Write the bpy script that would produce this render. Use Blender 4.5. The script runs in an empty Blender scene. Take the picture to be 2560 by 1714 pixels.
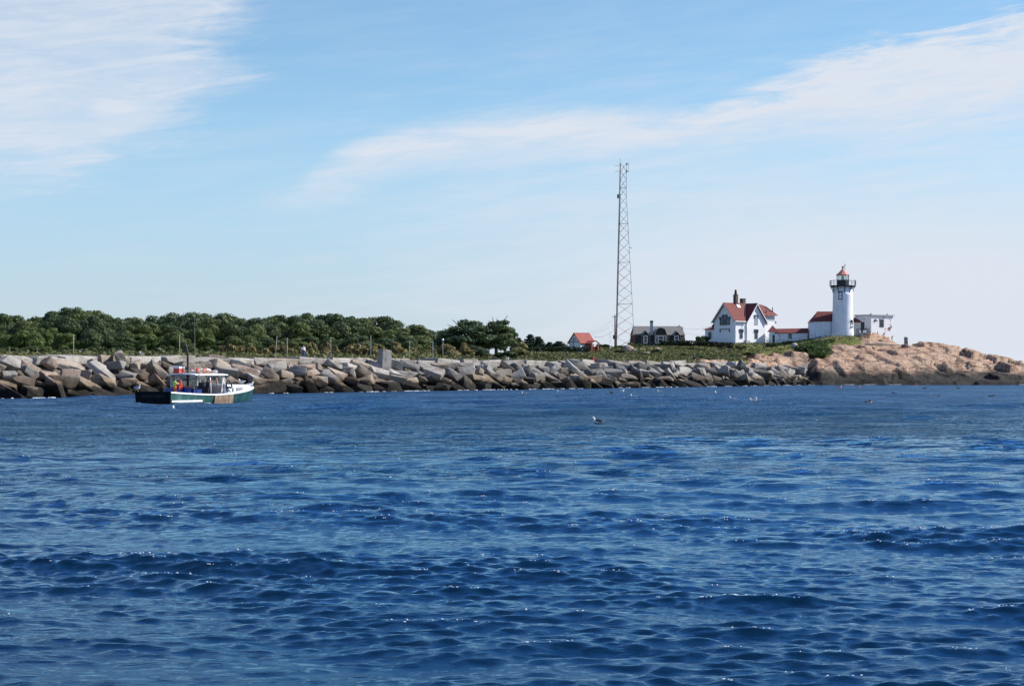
import bpy, bmesh, math, random
import numpy as np
from mathutils import Vector, Matrix, noise
R = math.radians
sc = bpy.context.scene
COL = sc.collection

# ------------------------------------------------------------------ camera
FPX, HOR, EYE = 4500.0, 930.0, 2.7          # focal length and horizon row in photo pixels, eye height over the sea
cam = bpy.data.cameras.new('camera')
cam.sensor_width = 36.0
cam.lens = 36.0 * FPX / 2560.0
cam.shift_y = (HOR - 857.0) / 2560.0
cam.clip_start, cam.clip_end = 0.5, 20000.0
cam_o = bpy.data.objects.new('camera', cam)
cam_o.location = (0, 0, EYE)
cam_o.rotation_euler = (R(90), 0, 0)
COL.objects.link(cam_o)
sc.camera = cam_o

# ------------------------------------------------------------------ sky and sun
SUN_AZ, SUN_EL = 79.0, 41.0                  # degrees clockwise from +Y, degrees up
world = bpy.data.worlds.new('World')
sc.world = world
world.use_nodes = True


def build_world():
    nt = world.node_tree
    N, L = nt.nodes, nt.links
    bg = N['Background']
    bg.inputs[1].default_value = 0.092

    def mth(op, a, b=None, c=None, clamp=False):
        n = N.new('ShaderNodeMath'); n.operation = op; n.use_clamp = clamp
        for i, v in enumerate((a, b, c)):
            if v is None: continue
            if isinstance(v, (int, float)): n.inputs[i].default_value = v
            else: L.new(v, n.inputs[i])
        return n.outputs[0]

    def smooth(v, a, b):
        n = N.new('ShaderNodeMapRange'); n.interpolation_type = 'SMOOTHSTEP'
        L.new(v, n.inputs[0]); n.inputs[1].default_value = a; n.inputs[2].default_value = b
        n.inputs[3].default_value = 0; n.inputs[4].default_value = 1
        return n.outputs[0]

    def fnoise(vec, scale, detail, rough=0.55, dist=0.0):
        n = N.new('ShaderNodeTexNoise'); n.inputs['Scale'].default_value = scale
        n.inputs['Detail'].default_value = detail; n.inputs['Roughness'].default_value = rough
        n.inputs['Distortion'].default_value = dist
        L.new(vec, n.inputs['Vector'])
        return n.outputs[0]

    def curve(v, pts, lo, hi):
        t = mth('MULTIPLY', mth('SUBTRACT', v, lo), 1.0 / (hi - lo), clamp=True)
        n = N.new('ShaderNodeFloatCurve')
        c = n.mapping.curves[0]
        n.mapping.use_clip = False
        for i, (x, y) in enumerate(pts):
            X = (x - lo) / (hi - lo)
            if i < 2: c.points[i].location = (X, y)
            else: c.points.new(X, y)
        n.mapping.update()
        L.new(t, n.inputs[1])
        return n.outputs[0]

    sky = N.new('ShaderNodeTexSky'); sky.sky_type = 'NISHITA'; sky.sun_disc = False
    sky.sun_elevation = R(SUN_EL); sky.sun_rotation = R(SUN_AZ)
    sky.air_density = 0.85; sky.dust_density = 0.35; sky.ozone_density = 4.0
    tc = N.new('ShaderNodeTexCoord')
    sp = N.new('ShaderNodeSeparateXYZ'); L.new(tc.outputs['Generated'], sp.inputs[0])
    az = mth('ARCTAN2', sp.outputs[0], sp.outputs[1])
    el = mth('ARCSINE', sp.outputs[2])
    # azimuth in hundreds of "photo pixels" (1/45 rad), elevation likewise
    U = mth('MULTIPLY', az, 45.0)
    V = mth('MULTIPLY', el, 45.0)

    def comb(a, b, c=0.0):
        n = N.new('ShaderNodeCombineXYZ')
        for i, v in enumerate((a, b, c)):
            if isinstance(v, (int, float)): n.inputs[i].default_value = v
            else: L.new(v, n.inputs[i])
        return n.outputs[0]
    shear = mth('SUBTRACT', V, mth('MULTIPLY', U, 0.10))
    wv = comb(mth('MULTIPLY', U, 0.30), mth('MULTIPLY', shear, 1.0), 3.1)
    wv2 = comb(mth('MULTIPLY', U, 0.16), mth('MULTIPLY', shear, 1.3), 7.7)
    n_big = fnoise(wv, 0.55, 4, 0.55, 0.4)
    n_fine = fnoise(wv, 1.5, 8, 0.62, 0.6)
    n_str = fnoise(wv2, 2.2, 7, 0.62, 0.3)
    wv3 = comb(mth('MULTIPLY', U, 0.42), mth('MULTIPLY', mth('SUBTRACT', V, mth('MULTIPLY', U, 0.10)), 3.0), 1.3)
    n_fib = fnoise(wv3, 0.9, 9, 0.66, 0.9)
    fib = smooth(n_fib, 0.30, 0.72)
    wob = mth('ADD', mth('ADD', mth('MULTIPLY', mth('SUBTRACT', n_big, 0.5), 2.4), mth('MULTIPLY', mth('SUBTRACT', n_fine, 0.5), 2.6)), mth('MULTIPLY', mth('SUBTRACT', n_fib, 0.5), 2.6))
    # A: broad bank on the left
    ex = curve(V, [(3.8, .08), (4.8, .37), (5.6, .50), (6.6, .66), (7.2, .82), (8.0, .72), (9.3, .80), (11, .8)], 3.8, 11)
    edge = mth('SUBTRACT', mth('MULTIPLY_ADD', ex, 8.0, -12.5), U)          # > 0 inside
    a_in = smooth(mth('ADD', edge, mth('MULTIPLY', wob, 0.9)), -0.7, 1.9)
    a_bot = smooth(mth('ADD', V, mth('MULTIPLY', wob, 0.55)), 3.7, 5.6)
    a_top = mth('SUBTRACT', 1.0, mth('MULTIPLY', smooth(mth('ADD', V, mth('MULTIPLY', wob, .6)), 9.4, 11.5), .95))
    A = mth('MULTIPLY', mth('MULTIPLY', a_in, a_bot), a_top)
    A = mth('MULTIPLY', A, mth('MULTIPLY', mth('MULTIPLY_ADD', n_fine, 0.8, 0.42), mth('MULTIPLY_ADD', fib, 0.40, 0.64)))
    # B: long band rising to the right
    top = curve(U, [(-7.4, .41), (-5.8, .465), (-4.2, .57), (-2.4, .625), (0, .655), (1.8, .665), (4.2, .665), (6.4, .72), (9, .82), (12.8, .89), (20, .99)], -7.4, 20)
    bot = curve(U, [(-7.4, .40), (-5.8, .415), (-4.2, .455), (-2.4, .50), (0, .52), (4, .54), (8, .57), (12.8, .60), (20, .66)], -7.4, 20)
    tt = mth('MULTIPLY', top, 10.0)
    bb = mth('MULTIPLY', bot, 10.0)
    wob_r = mth('MULTIPLY', wob, curve(U, [(-7.4, .30), (-4, .24), (0, .14), (3, .22), (6, .5), (13, .75), (20, .8)], -7.4, 20))
    b_top = smooth(mth('SUBTRACT', mth('ADD', tt, wob_r), V), -0.12, 0.75)
    b_bot = smooth(mth('SUBTRACT', mth('ADD', V, mth('MULTIPLY', wob, .22)), bb), -0.5, 1.0)
    b_l = smooth(U, -7.2, -5.4)
    B = mth('MULTIPLY', mth('MULTIPLY', b_top, b_bot), b_l)
    B = mth('MULTIPLY', B, mth('MULTIPLY', mth('MULTIPLY_ADD', n_str, 0.5, 0.76), mth('MULTIPLY_ADD', fib, 0.45, 0.70)))
    # C: faint veils low down, thicker to the right and towards the horizon
    veil = mth('MULTIPLY', smooth(mth('ADD', n_str, mth('MULTIPLY', n_big, .6)), 0.62, 1.05), 0.55)
    vmask = mth('MULTIPLY', smooth(V, 9.5, 3.5), smooth(U, -12, 9))
    C = mth('MULTIPLY', mth('MULTIPLY', veil, mth('MULTIPLY_ADD', vmask, 0.95, 0.16)), mth('MULTIPLY_ADD', fib, 0.5, 0.7))
    D = mth('ADD', mth('MULTIPLY', smooth(V, 8.0, 0.0), 0.38), mth('MULTIPLY', mth('MULTIPLY', smooth(U, -6, 9), smooth(V, 7.5, 2.0)), 0.60))
    D = mth('ADD', D, mth('MULTIPLY', smooth(V, 12.0, 8.5), 0.08))
    # E: thin overhead cirrus out of frame
    E_ = mth('MULTIPLY', mth('MULTIPLY', smooth(n_big, .5, .75), smooth(V, 11, 18)), 0.08)
    inv = 1.0
    for d in (A, B, C, D, E_):
        q = mth('SUBTRACT', 1.0, mth('MINIMUM', mth('MAXIMUM', d, 0.0), 0.96))
        inv = q if inv == 1.0 else mth('MULTIPLY', inv, q)
    dens = mth('SUBTRACT', 1.0, inv)
    dens = mth('MULTIPLY', dens, smooth(V, -0.4, 0.0))
    mix = N.new('ShaderNodeMix'); mix.data_type = 'RGBA'
    tint = N.new('ShaderNodeMix'); tint.data_type = 'RGBA'; tint.blend_type = 'MULTIPLY'
    tint.inputs[0].default_value = 1.0
    tl = N.new('ShaderNodeMix'); tl.data_type = 'RGBA'
    L.new(smooth(V, 9, 15), tl.inputs[0]); tl.inputs[6].default_value = (0.985, 1.20, 1.17, 1); tl.inputs[7].default_value = (0.60, 1.04, 1.56, 1)
    t2 = N.new('ShaderNodeMix'); t2.data_type = 'RGBA'
    L.new(mth('MULTIPLY', smooth(V, 6.0, 0.0), 1.0), t2.inputs[0]); L.new(tl.outputs[2], t2.inputs[6]); t2.inputs[7].default_value = (0.68, 0.82, 0.97, 1)
    L.new(t2.outputs[2], tint.inputs[7])
    L.new(sky.outputs[0], tint.inputs[6])
    L.new(dens, mix.inputs[0]); L.new(tint.outputs[2], mix.inputs[6])
    mix.inputs[7].default_value = (5.6, 6.0, 6.7, 1)
    L.new(mix.outputs[2], bg.inputs[0])


build_world()
sun_dir = Vector((math.sin(R(SUN_AZ)) * math.cos(R(SUN_EL)), math.cos(R(SUN_AZ)) * math.cos(R(SUN_EL)), math.sin(R(SUN_EL))))
sun = bpy.data.lights.new('sun', 'SUN')
sun.energy, sun.angle, sun.color = 5.0, R(0.53), (1.0, 0.94, 0.85)
sun_o = bpy.data.objects.new('sun', sun)
sun_o.rotation_euler = (-sun_dir).to_track_quat('-Z', 'Y').to_euler()
sun_o.location = (60, 100, 200)
COL.objects.link(sun_o)
sc.view_settings.view_transform = 'Standard'
sc.view_settings.look = 'None'
sc.view_settings.exposure = 0.5
sc.view_settings.gamma = 1.0
sc.render.engine = 'CYCLES'
sc.cycles.use_denoising = True
sc.cycles.use_light_tree = False
sc.cycles.max_bounces = 5
sc.cycles.glossy_bounces = 3
sc.cycles.transparent_max_bounces = 8
sc.cycles.sample_clamp_indirect = 4.0
sc.cycles.sample_clamp_direct = 45.0

# ------------------------------------------------------------------ helpers


def P(px, py, Y):
    """The world point that stands Y metres off and shows at photo pixel (px, py)."""
    return Vector(((px - 1280.0) / FPX * Y, Y, EYE + (HOR - py) / FPX * Y))


def XY(px, Y):
    return ((px - 1280.0) / FPX * Y, Y)


def tag(o, label=None, cat=None, group=None, kind=None):
    if label: o['label'] = label
    if cat: o['category'] = cat
    if group: o['group'] = group
    if kind: o['kind'] = kind
    return o


def thing(name, label, cat, loc=(0, 0, 0), rz=0.0, group=None):
    o = bpy.data.objects.new(name, None)
    o.empty_display_size = 0.3
    COL.objects.link(o)
    o.location = loc
    o.rotation_euler = (0, 0, rz)
    return tag(o, label, cat, group)


def link(name, me, parent=None, mat=None):
    o = bpy.data.objects.new(name, me)
    COL.objects.link(o)
    if parent is not None: o.parent = parent
    if mat is not None:
        me.materials.clear(); me.materials.append(mat)
    return o


def np_mesh(name, V, Q):
    """Mesh from numpy vertices and an (n, k) array of k-gons."""
    me = bpy.data.meshes.new(name)
    V = np.asarray(V, np.float32); Q = np.asarray(Q, np.int32)
    n, k = Q.shape
    me.vertices.add(len(V)); me.vertices.foreach_set('co', V.ravel())
    me.loops.add(n * k); me.loops.foreach_set('vertex_index', Q.ravel())
    me.polygons.add(n)
    me.polygons.foreach_set('loop_start', np.arange(0, n * k, k, dtype=np.int32))
    me.polygons.foreach_set('loop_total', np.full(n, k, np.int32))
    me.update(calc_edges=True)
    return me


class MB:
    def __init__(self):
        self.v, self.f, self.s = [], [], []

    def add(self, vs, fs, smooth=False):
        b = len(self.v)
        self.v += [tuple(v) for v in vs]
        for f in fs:
            self.f.append([b + i for i in f]); self.s.append(smooth)
        return self

    def box(self, c, d, m=None):
        x, y, z = d[0] / 2, d[1] / 2, d[2] / 2
        vs = [Vector(p) for p in ((-x, -y, -z), (x, -y, -z), (x, y, -z), (-x, y, -z), (-x, -y, z), (x, -y, z), (x, y, z), (-x, y, z))]
        if m is not None: vs = [m @ v for v in vs]
        return self.add([v + Vector(c) for v in vs], [(3, 2, 1, 0), (4, 5, 6, 7), (0, 1, 5, 4), (1, 2, 6, 5), (2, 3, 7, 6), (3, 0, 4, 7)])

    def wbox(self, o, u, n, x0, x1, z0, z1, d0, d1):
        """Box in a wall frame: along u, upwards, and out along n."""
        o, u, n = Vector(o), Vector(u), Vector(n)
        k = Vector((0, 0, 1))
        p = [o + u * x + k * z + n * d for d in (d0, d1) for (x, z) in ((x0, z0), (x1, z0), (x1, z1), (x0, z1))]
        fs = [(0, 1, 2, 3), (7, 6, 5, 4), (0, 4, 5, 1), (1, 5, 6, 2), (2, 6, 7, 3), (3, 7, 4, 0)]
        if u.cross(k).dot(n) > 0: fs = [f[::-1] for f in fs]
        return self.add(p, fs)

    def prism(self, poly, ext):
        n = len(poly)
        a = [Vector(p) for p in poly]; e = Vector(ext)
        nr = sum(((a[i] - a[0]).cross(a[(i + 1) % n] - a[0]) for i in range(1, n)), Vector())
        if nr.dot(e) > 0: a = a[::-1]
        return self.add(a + [p + e for p in a], [tuple(range(n)), tuple(range(2 * n - 1, n - 1, -1))] + [(i, i + n, (i + 1) % n + n, (i + 1) % n) for i in range(n)])

    def slab(self, poly, th):
        a = [Vector(p) for p in poly]
        nr = (a[1] - a[0]).cross(a[2] - a[0]).normalized()
        if nr.z < 0: nr = -nr
        return self.prism(poly, nr * -th)

    def tube(self, pts, r, n=8, r2=None, cap=True):
        pts = [Vector(p) for p in pts]
        m = len(pts)
        vs, fs = [], []
        for i, p in enumerate(pts):
            t = (pts[min(i + 1, m - 1)] - pts[max(i - 1, 0)]).normalized()
            ref = Vector((0, 0, 1)) if abs(t.z) < 0.9 else Vector((1, 0, 0))
            a = t.cross(ref).normalized(); b = t.cross(a)
            rr = r if r2 is None else r + (r2 - r) * i / max(1, m - 1)
            if isinstance(r, (list, tuple)): rr = r[i]
            vs += [p + (a * math.cos(k * 2 * math.pi / n) + b * math.sin(k * 2 * math.pi / n)) * rr for k in range(n)]
        for i in range(m - 1):
            for k in range(n):
                fs.append((i * n + k, i * n + (k + 1) % n, (i + 1) * n + (k + 1) % n, (i + 1) * n + k))
        if cap: fs += [tuple(range(n))[::-1], tuple(range((m - 1) * n, m * n))]
        return self.add(vs, fs, n > 5)

    def lathe(self, prof, n=32, c=(0, 0, 0), smooth=True, cap=True):
        vs = [(c[0] + r * math.cos(k * 2 * math.pi / n), c[1] + r * math.sin(k * 2 * math.pi / n), c[2] + z) for (r, z) in prof for k in range(n)]
        fs = [(i * n + k, i * n + (k + 1) % n, (i + 1) * n + (k + 1) % n, (i + 1) * n + k) for i in range(len(prof) - 1) for k in range(n)]
        if cap: fs += [tuple(range(n))[::-1], tuple(range((len(prof) - 1) * n, len(prof) * n))]
        return self.add(vs, fs, smooth)

    def ball(self, c, r, n=12, m=8, rot=None):
        r = (r, r, r) if isinstance(r, (int, float)) else r
        c = Vector(c)
        vs = []
        for i in range(m + 1):
            a = math.pi * i / m
            for k in range(n):
                b = 2 * math.pi * k / n
                v = Vector((r[0] * math.sin(a) * math.cos(b), r[1] * math.sin(a) * math.sin(b), -r[2] * math.cos(a)))
                vs.append(c + (rot @ v if rot is not None else v))
        fs = [(i * n + k, i * n + (k + 1) % n, (i + 1) * n + (k + 1) % n, (i + 1) * n + k) for i in range(m) for k in range(n)]
        return self.add(vs, fs, True)

    def limb(self, p0, r0, p1, r1, n=10):
        """Tapered limb with rounded ends (closed)."""
        p0, p1 = Vector(p0), Vector(p1)
        t = (p1 - p0).normalized()
        pts, rr = [], []
        for a in (-88, -60, -30, 0): pts.append(p0 + t * (r0 * math.sin(R(a)))); rr.append(r0 * math.cos(R(a)))
        for a in (0, 30, 60, 88): pts.append(p1 + t * (r1 * math.sin(R(a)))); rr.append(r1 * math.cos(R(a)))
        return self.tube(pts, rr, n)

    def build(self, name, mat, parent=None):
        me = bpy.data.meshes.new(name)
        me.from_pydata(self.v, [], self.f)
        me.polygons.foreach_set('use_smooth', self.s)
        me.update()
        return link(name, me, parent, mat)


def nodes_of(m):
    m.use_nodes = True
    return m.node_tree.nodes, m.node_tree.links, m.node_tree.nodes['Principled BSDF']


def M(name, c1, c2=None, scale=3.0, rough=0.7, bump=0.0, bscale=None, metal=0.0, detail=5, stretch=(1, 1, 1), lo=.35, hi=.65, c3=None, objcol=False, spec=None, trans=0.0):
    """Procedural material: two (or three) colours mixed by noise in object space, with noise bump."""
    m = bpy.data.materials.new(name)
    N, L, b = nodes_of(m)
    b.inputs['Roughness'].default_value = rough
    b.inputs['Metallic'].default_value = metal
    if spec is not None: b.inputs['Specular IOR Level'].default_value = spec
    tc = N.new('ShaderNodeTexCoord')
    mp = N.new('ShaderNodeMapping'); mp.inputs['Scale'].default_value = stretch
    L.new(tc.outputs['Object'], mp.inputs[0])
    nz = N.new('ShaderNodeTexNoise'); nz.inputs['Scale'].default_value = scale; nz.inputs['Detail'].default_value = detail
    L.new(mp.outputs[0], nz.inputs['Vector'])
    rp = N.new('ShaderNodeValToRGB')
    rp.color_ramp.elements[0].position = lo; rp.color_ramp.elements[1].position = hi
    c2 = c2 or tuple(min(1, x * 1.18) for x in c1)
    rp.color_ramp.elements[0].color = (*c1, 1); rp.color_ramp.elements[1].color = (*c2, 1)
    if c3:
        e = rp.color_ramp.elements.new(min(0.98, hi + .12)); e.color = (*c3, 1)
    L.new(nz.outputs[0], rp.inputs[0])
    out = rp.outputs[0]
    if objcol:
        oi = N.new('ShaderNodeObjectInfo')
        mx = N.new('ShaderNodeMix'); mx.data_type = 'RGBA'; mx.blend_type = 'MULTIPLY'; mx.inputs[0].default_value = 1
        L.new(out, mx.inputs[6]); L.new(oi.outputs['Color'], mx.inputs[7]); out = mx.outputs[2]
    L.new(out, b.inputs['Base Color'])
    if bump:
        n2 = N.new('ShaderNodeTexNoise'); n2.inputs['Scale'].default_value = bscale or scale * 3; n2.inputs['Detail'].default_value = 6
        L.new(mp.outputs[0], n2.inputs['Vector'])
        bp = N.new('ShaderNodeBump'); bp.inputs['Strength'].default_value = 1.0; bp.inputs['Distance'].default_value = bump
        L.new(n2.outputs[0], bp.inputs['Height']); L.new(bp.outputs[0], b.inputs['Normal'])
    if trans:
        b.inputs['Transmission Weight'].default_value = trans
    return m


def leaf_mat(name, dark, light, tip=None):
    m = bpy.data.materials.new(name)
    N, L, b = nodes_of(m)
    b.inputs['Roughness'].default_value = 0.6
    b.inputs['Specular IOR Level'].default_value = 0.25
    g = N.new('ShaderNodeNewGeometry')
    nz = N.new('ShaderNodeTexNoise'); nz.inputs['Scale'].default_value = 0.45; nz.inputs['Detail'].default_value = 6; nz.inputs['Roughness'].default_value = .7
    L.new(g.outputs['Position'], nz.inputs['Vector'])
    rp = N.new('ShaderNodeValToRGB')
    rp.color_ramp.elements[0].position = .36; rp.color_ramp.elements[1].position = .62
    rp.color_ramp.elements[0].color = (*dark, 1); rp.color_ramp.elements[1].color = (*light, 1)
    if tip:
        e = rp.color_ramp.elements.new(.72); e.color = (*tip, 1)
    L.new(nz.outputs[0], rp.inputs[0])
    oi = N.new('ShaderNodeObjectInfo')
    mx = N.new('ShaderNodeMix'); mx.data_type = 'RGBA'; mx.blend_type = 'MULTIPLY'; mx.inputs[0].default_value = 1
    L.new(rp.outputs[0], mx.inputs[6]); L.new(oi.outputs['Color'], mx.inputs[7])
    L.new(mx.outputs[2], b.inputs['Base Color'])
    tl = N.new('ShaderNodeBsdfTranslucent')
    L.new(mx.outputs[2], tl.inputs[0])
    ms = N.new('ShaderNodeMixShader'); ms.inputs[0].default_value = 0.22
    L.new(b.outputs[0], ms.inputs[1]); L.new(tl.outputs[0], ms.inputs[2])
    L.new(ms.outputs[0], N['Material Output'].inputs[0])
    return m


ORD = ['first', 'second', 'third', 'fourth', 'fifth', 'sixth', 'seventh', 'eighth', 'ninth', 'tenth', 'eleventh', 'twelfth', 'thirteenth',
       'fourteenth', 'fifteenth', 'sixteenth', 'seventeenth', 'eighteenth', 'nineteenth', 'twentieth', 'twenty-first', 'twenty-second',
       'twenty-third', 'twenty-fourth', 'twenty-fifth', 'twenty-sixth', 'twenty-seventh', 'twenty-eighth', 'twenty-ninth', 'thirtieth']
for _t in ('thirty', 'forty', 'fifty'): ORD += [_t[:-1] + 'ieth'][len(ORD) % 10:] + [f'{_t}-{o_}' for o_ in ORD[:9]]


# ------------------------------------------------------------------ lie of the land
BWL = np.array([(-64, 156), (-50, 186), (-33, 222), (-12, 260), (25.6, 318), (64, 381)], float)   # toe of the breakwater at the waterline
_seg = np.diff(BWL, axis=0); _sl = np.hypot(_seg[:, 0], _seg[:, 1]); _cum = np.concatenate([[0], np.cumsum(_sl)])
BW_LEN = float(_cum[-1])


def bw(s, off=0.0):
    """Point of the breakwater at arc length s, off metres behind the toe, and the direction along it."""
    i = int(min(max(np.searchsorted(_cum, s) - 1, 0), len(_seg) - 1))
    t = _seg[i] / _sl[i]
    # direction blended near the bends
    if i + 1 < len(_seg) and _cum[i + 1] - s < 12:
        k = (1 - (_cum[i + 1] - s) / 12) * .5; t2 = _seg[i + 1] / _sl[i + 1]; t = t * (1 - k) + t2 * k
    elif i > 0 and s - _cum[i] < 12:
        k = (1 - (s - _cum[i]) / 12) * .5; t2 = _seg[i - 1] / _sl[i - 1]; t = t * (1 - k) + t2 * k
    t = t / np.hypot(*t)
    p = BWL[i] + _seg[i] / _sl[i] * (s - _cum[i]) + np.array((-t[1], t[0])) * off
    return p, t


def bw_dist(X, Y):
    """Signed distance behind the breakwater toe (positive on the land side)."""
    X = np.asarray(X, float); Y = np.asarray(Y, float)
    best = np.full(X.shape, 1e9); sg = np.ones(X.shape)
    for i in range(len(_seg)):
        dx, dy = X - BWL[i, 0], Y - BWL[i, 1]
        t = np.clip((dx * _seg[i, 0] + dy * _seg[i, 1]) / _sl[i] ** 2, -.3 if i == 0 else 0, 1)
        ex, ey = dx - t * _seg[i, 0], dy - t * _seg[i, 1]
        d = np.hypot(ex, ey)
        cr = (_seg[i, 0] * dy - _seg[i, 1] * dx)
        sg = np.where(d < best, np.sign(cr), sg); best = np.minimum(best, d)
    return best * sg


_ctl = []
for px, rows in {
    -400: [(200, 3.6), (330, 4.6), (420, 5.6), (520, 6.5), (640, 6)],
    0: [(210, 3.6), (260, 4), (330, 4.6), (400, 5.5), (480, 6.5), (620, 6)],
    350: [(240, 3.6), (330, 4.8), (400, 5.8), (480, 6.5), (620, 6)],
    623: [(250, 3.6), (300, 4.3), (350, 5), (400, 5.8), (470, 6.8), (620, 6)],
    850: [(280, 3.6), (330, 4.6), (380, 5.4), (430, 6.2), (520, 6.5)],
    1074: [(290, 3.6), (330, 4.5), (380, 5.4), (430, 6.2), (520, 6), (640, 5)],
    1300: [(305, 3.7), (340, 4.8), (370, 6.2), (420, 7), (520, 6)],
    1450: [(318, 3.8), (345, 5), (380, 7.0), (420, 7.5), (520, 6)],
    1560: [(330, 4.), (355, 5.4), (385, 7.4), (400, 8.2), (440, 8.6), (520, 7)],
    1650: [(340, 4.1), (365, 5.6), (395, 7.6), (440, 8.7), (520, 7)],
    1750: [(350, 4.1), (372, 5.8), (395, 8), (410, 9), (470, 8)],
    1850: [(360, 4.2), (375, 5.4), (390, 7.4), (402, 9), (412, 9.2), (440, 9), (520, 6)],
    1960: [(373, 4.4), (385, 6.2), (394, 7.8), (402, 9), (412, 9.3), (440, 9)],
    2030: [(382, 4.4), (388, 6.5), (396, 8.8), (405, 10.2), (440, 9)],
    2107: [(375, -1.2), (379, .2), (384, 4), (392, 8.0), (399, 10.3), (405, 10.9), (415, 10.9), (450, 8)],
    2200: [(374, -1.6), (378, -.2), (383, 3), (390, 6.5), (397, 8.8), (403, 9.7), (413, 10.3), (450, 7)],
    2275: [(374, -1.6), (378, -.2), (383, 2.9), (390, 6), (398, 8.6), (404, 9.2), (420, 8), (450, 4)],
    2330: [(374, -1.6), (378, -.2), (384, 2.8), (392, 5.6), (402, 8.4), (412, 8), (450, 3)],
    2420: [(374, -1.6), (378, -.2), (384, 2.6), (392, 4.8), (402, 7.2), (412, 7), (450, 2)],
    2490: [(374, -1.6), (378, -.2), (384, 2.4), (392, 4.3), (402, 5.9), (412, 5.6), (450, 1)],
    2570: [(374, -1.6), (378, -.2), (384, 2.2), (392, 3.8), (402, 4.9), (412, 4.6), (450, 0)],
    2680: [(374, -1.8), (380, 0), (390, 2.2), (402, 3.2), (420, 2.0), (450, -1)],
    2800: [(374, -2), (385, .3), (402, 1.4), (420, .4), (460, -2)],
    2950: [(374, -3), (402, -1.5), (450, -3)],
    3200: [(374, -4), (430, -4), (520, -4)],
    1150: [(700, 2)], 1700: [(640, 2)], 2200.5: [(540, -1), (640, -4)], 2700: [(560, -4)],
}.items():
    for Y, z in rows: _ctl.append((*XY(px, Y), z))
_ctl = np.array(_ctl)


def _U(r2):
    return 0.5 * r2 * np.log(np.maximum(r2, 1e-12))


def _tps():
    p = _ctl[:, :2] / 100.0
    n = len(p)
    K = _U(((p[:, None] - p[None]) ** 2).sum(2)) + np.eye(n) * 1e-4
    A = np.zeros((n + 3, n + 3)); A[:n, :n] = K
    A[:n, n] = 1; A[:n, n + 1:] = p; A[n, :n] = 1; A[n + 1:, :n] = p.T
    b = np.zeros(n + 3); b[:n] = _ctl[:, 2]
    return p, np.linalg.solve(A, b)


_tp, _tw = _tps()


def ground(X, Y):
    X = np.asarray(X, float); Y = np.asarray(Y, float)
    sh = X.shape
    q = np.stack([X.ravel(), Y.ravel()], 1) / 100.0
    out = np.empty(len(q))
    for i in range(0, len(q), 20000):
        s = q[i:i + 20000]
        out[i:i + 20000] = _U(((s[:, None] - _tp[None]) ** 2).sum(2)) @ _tw[:-3] + _tw[-3] + s @ _tw[-2:]
    z = out.reshape(sh)
    d = bw_dist(X, Y)
    k = np.clip((d - 2.5) / 3.5, 0, 1)
    beyond = np.clip((X - 59.0) / 6.0, 0, 1) * np.clip((Y - 374.0) / 6.0, 0, 1)
    k = np.maximum(k, beyond)
    z = z * k + (-3.0) * (1 - k)
    return z


def gz(x, y):
    return float(ground(np.array([x]), np.array([y]))[0])


def sstep(x, a, b):
    t = np.clip((x - a) / (b - a), 0, 1)
    return t * t * (3 - 2 * t)


def pxof(X, Y):
    return 1280 + X / Y * FPX


def rock_mask(X, Y):
    """1 where bare granite shows, 0 where soil and grass lie over it."""
    px = pxof(X, Y)
    wob = np.array([noise.noise((x * .16, y * .16, 3.3)) for x, y in zip(X.ravel(), Y.ravel())]).reshape(X.shape) * 1.6
    wob2 = np.array([noise.noise((x * .5, y * .5, 8.3)) for x, y in zip(X.ravel(), Y.ravel())]).reshape(X.shape) * .6
    w = wob + wob2
    m1 = sstep(px / 10 + w * .8 + np.clip(388 - Y, 0, 8) * .55, 206.5, 208.3) * (1 - sstep(Y + w, 395.5, 397.5) * (1 - sstep(px / 10 + w, 213, 218)))
    m1 = np.maximum(m1, sstep(px / 10 + w, 224.5, 226.5))
    m2 = sstep(px / 10 + w * 1.5, 183, 188) * (1 - sstep(px / 10 + w, 200.5, 202.5)) * (1 - sstep(Y + w - (px - 1940) * .02, 387.5, 390))
    m3 = sstep(px / 10 + w * 1.5, 173, 175.5) * (1 - sstep(px / 10 + w, 206, 207.5)) * (1 - sstep(Y + w * .8 - (px - 1740) * .055, 357.5, 360))
    m4 = sstep(px / 10 + w, 198, 200.5) * (1 - sstep(px / 10 + w, 209, 211)) * (1 - sstep(Y + w * .7, 385.5, 387.5)) * sstep(Y, 366, 370)
    return np.maximum(np.maximum(np.maximum(m1, m2), m3), m4)

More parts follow.
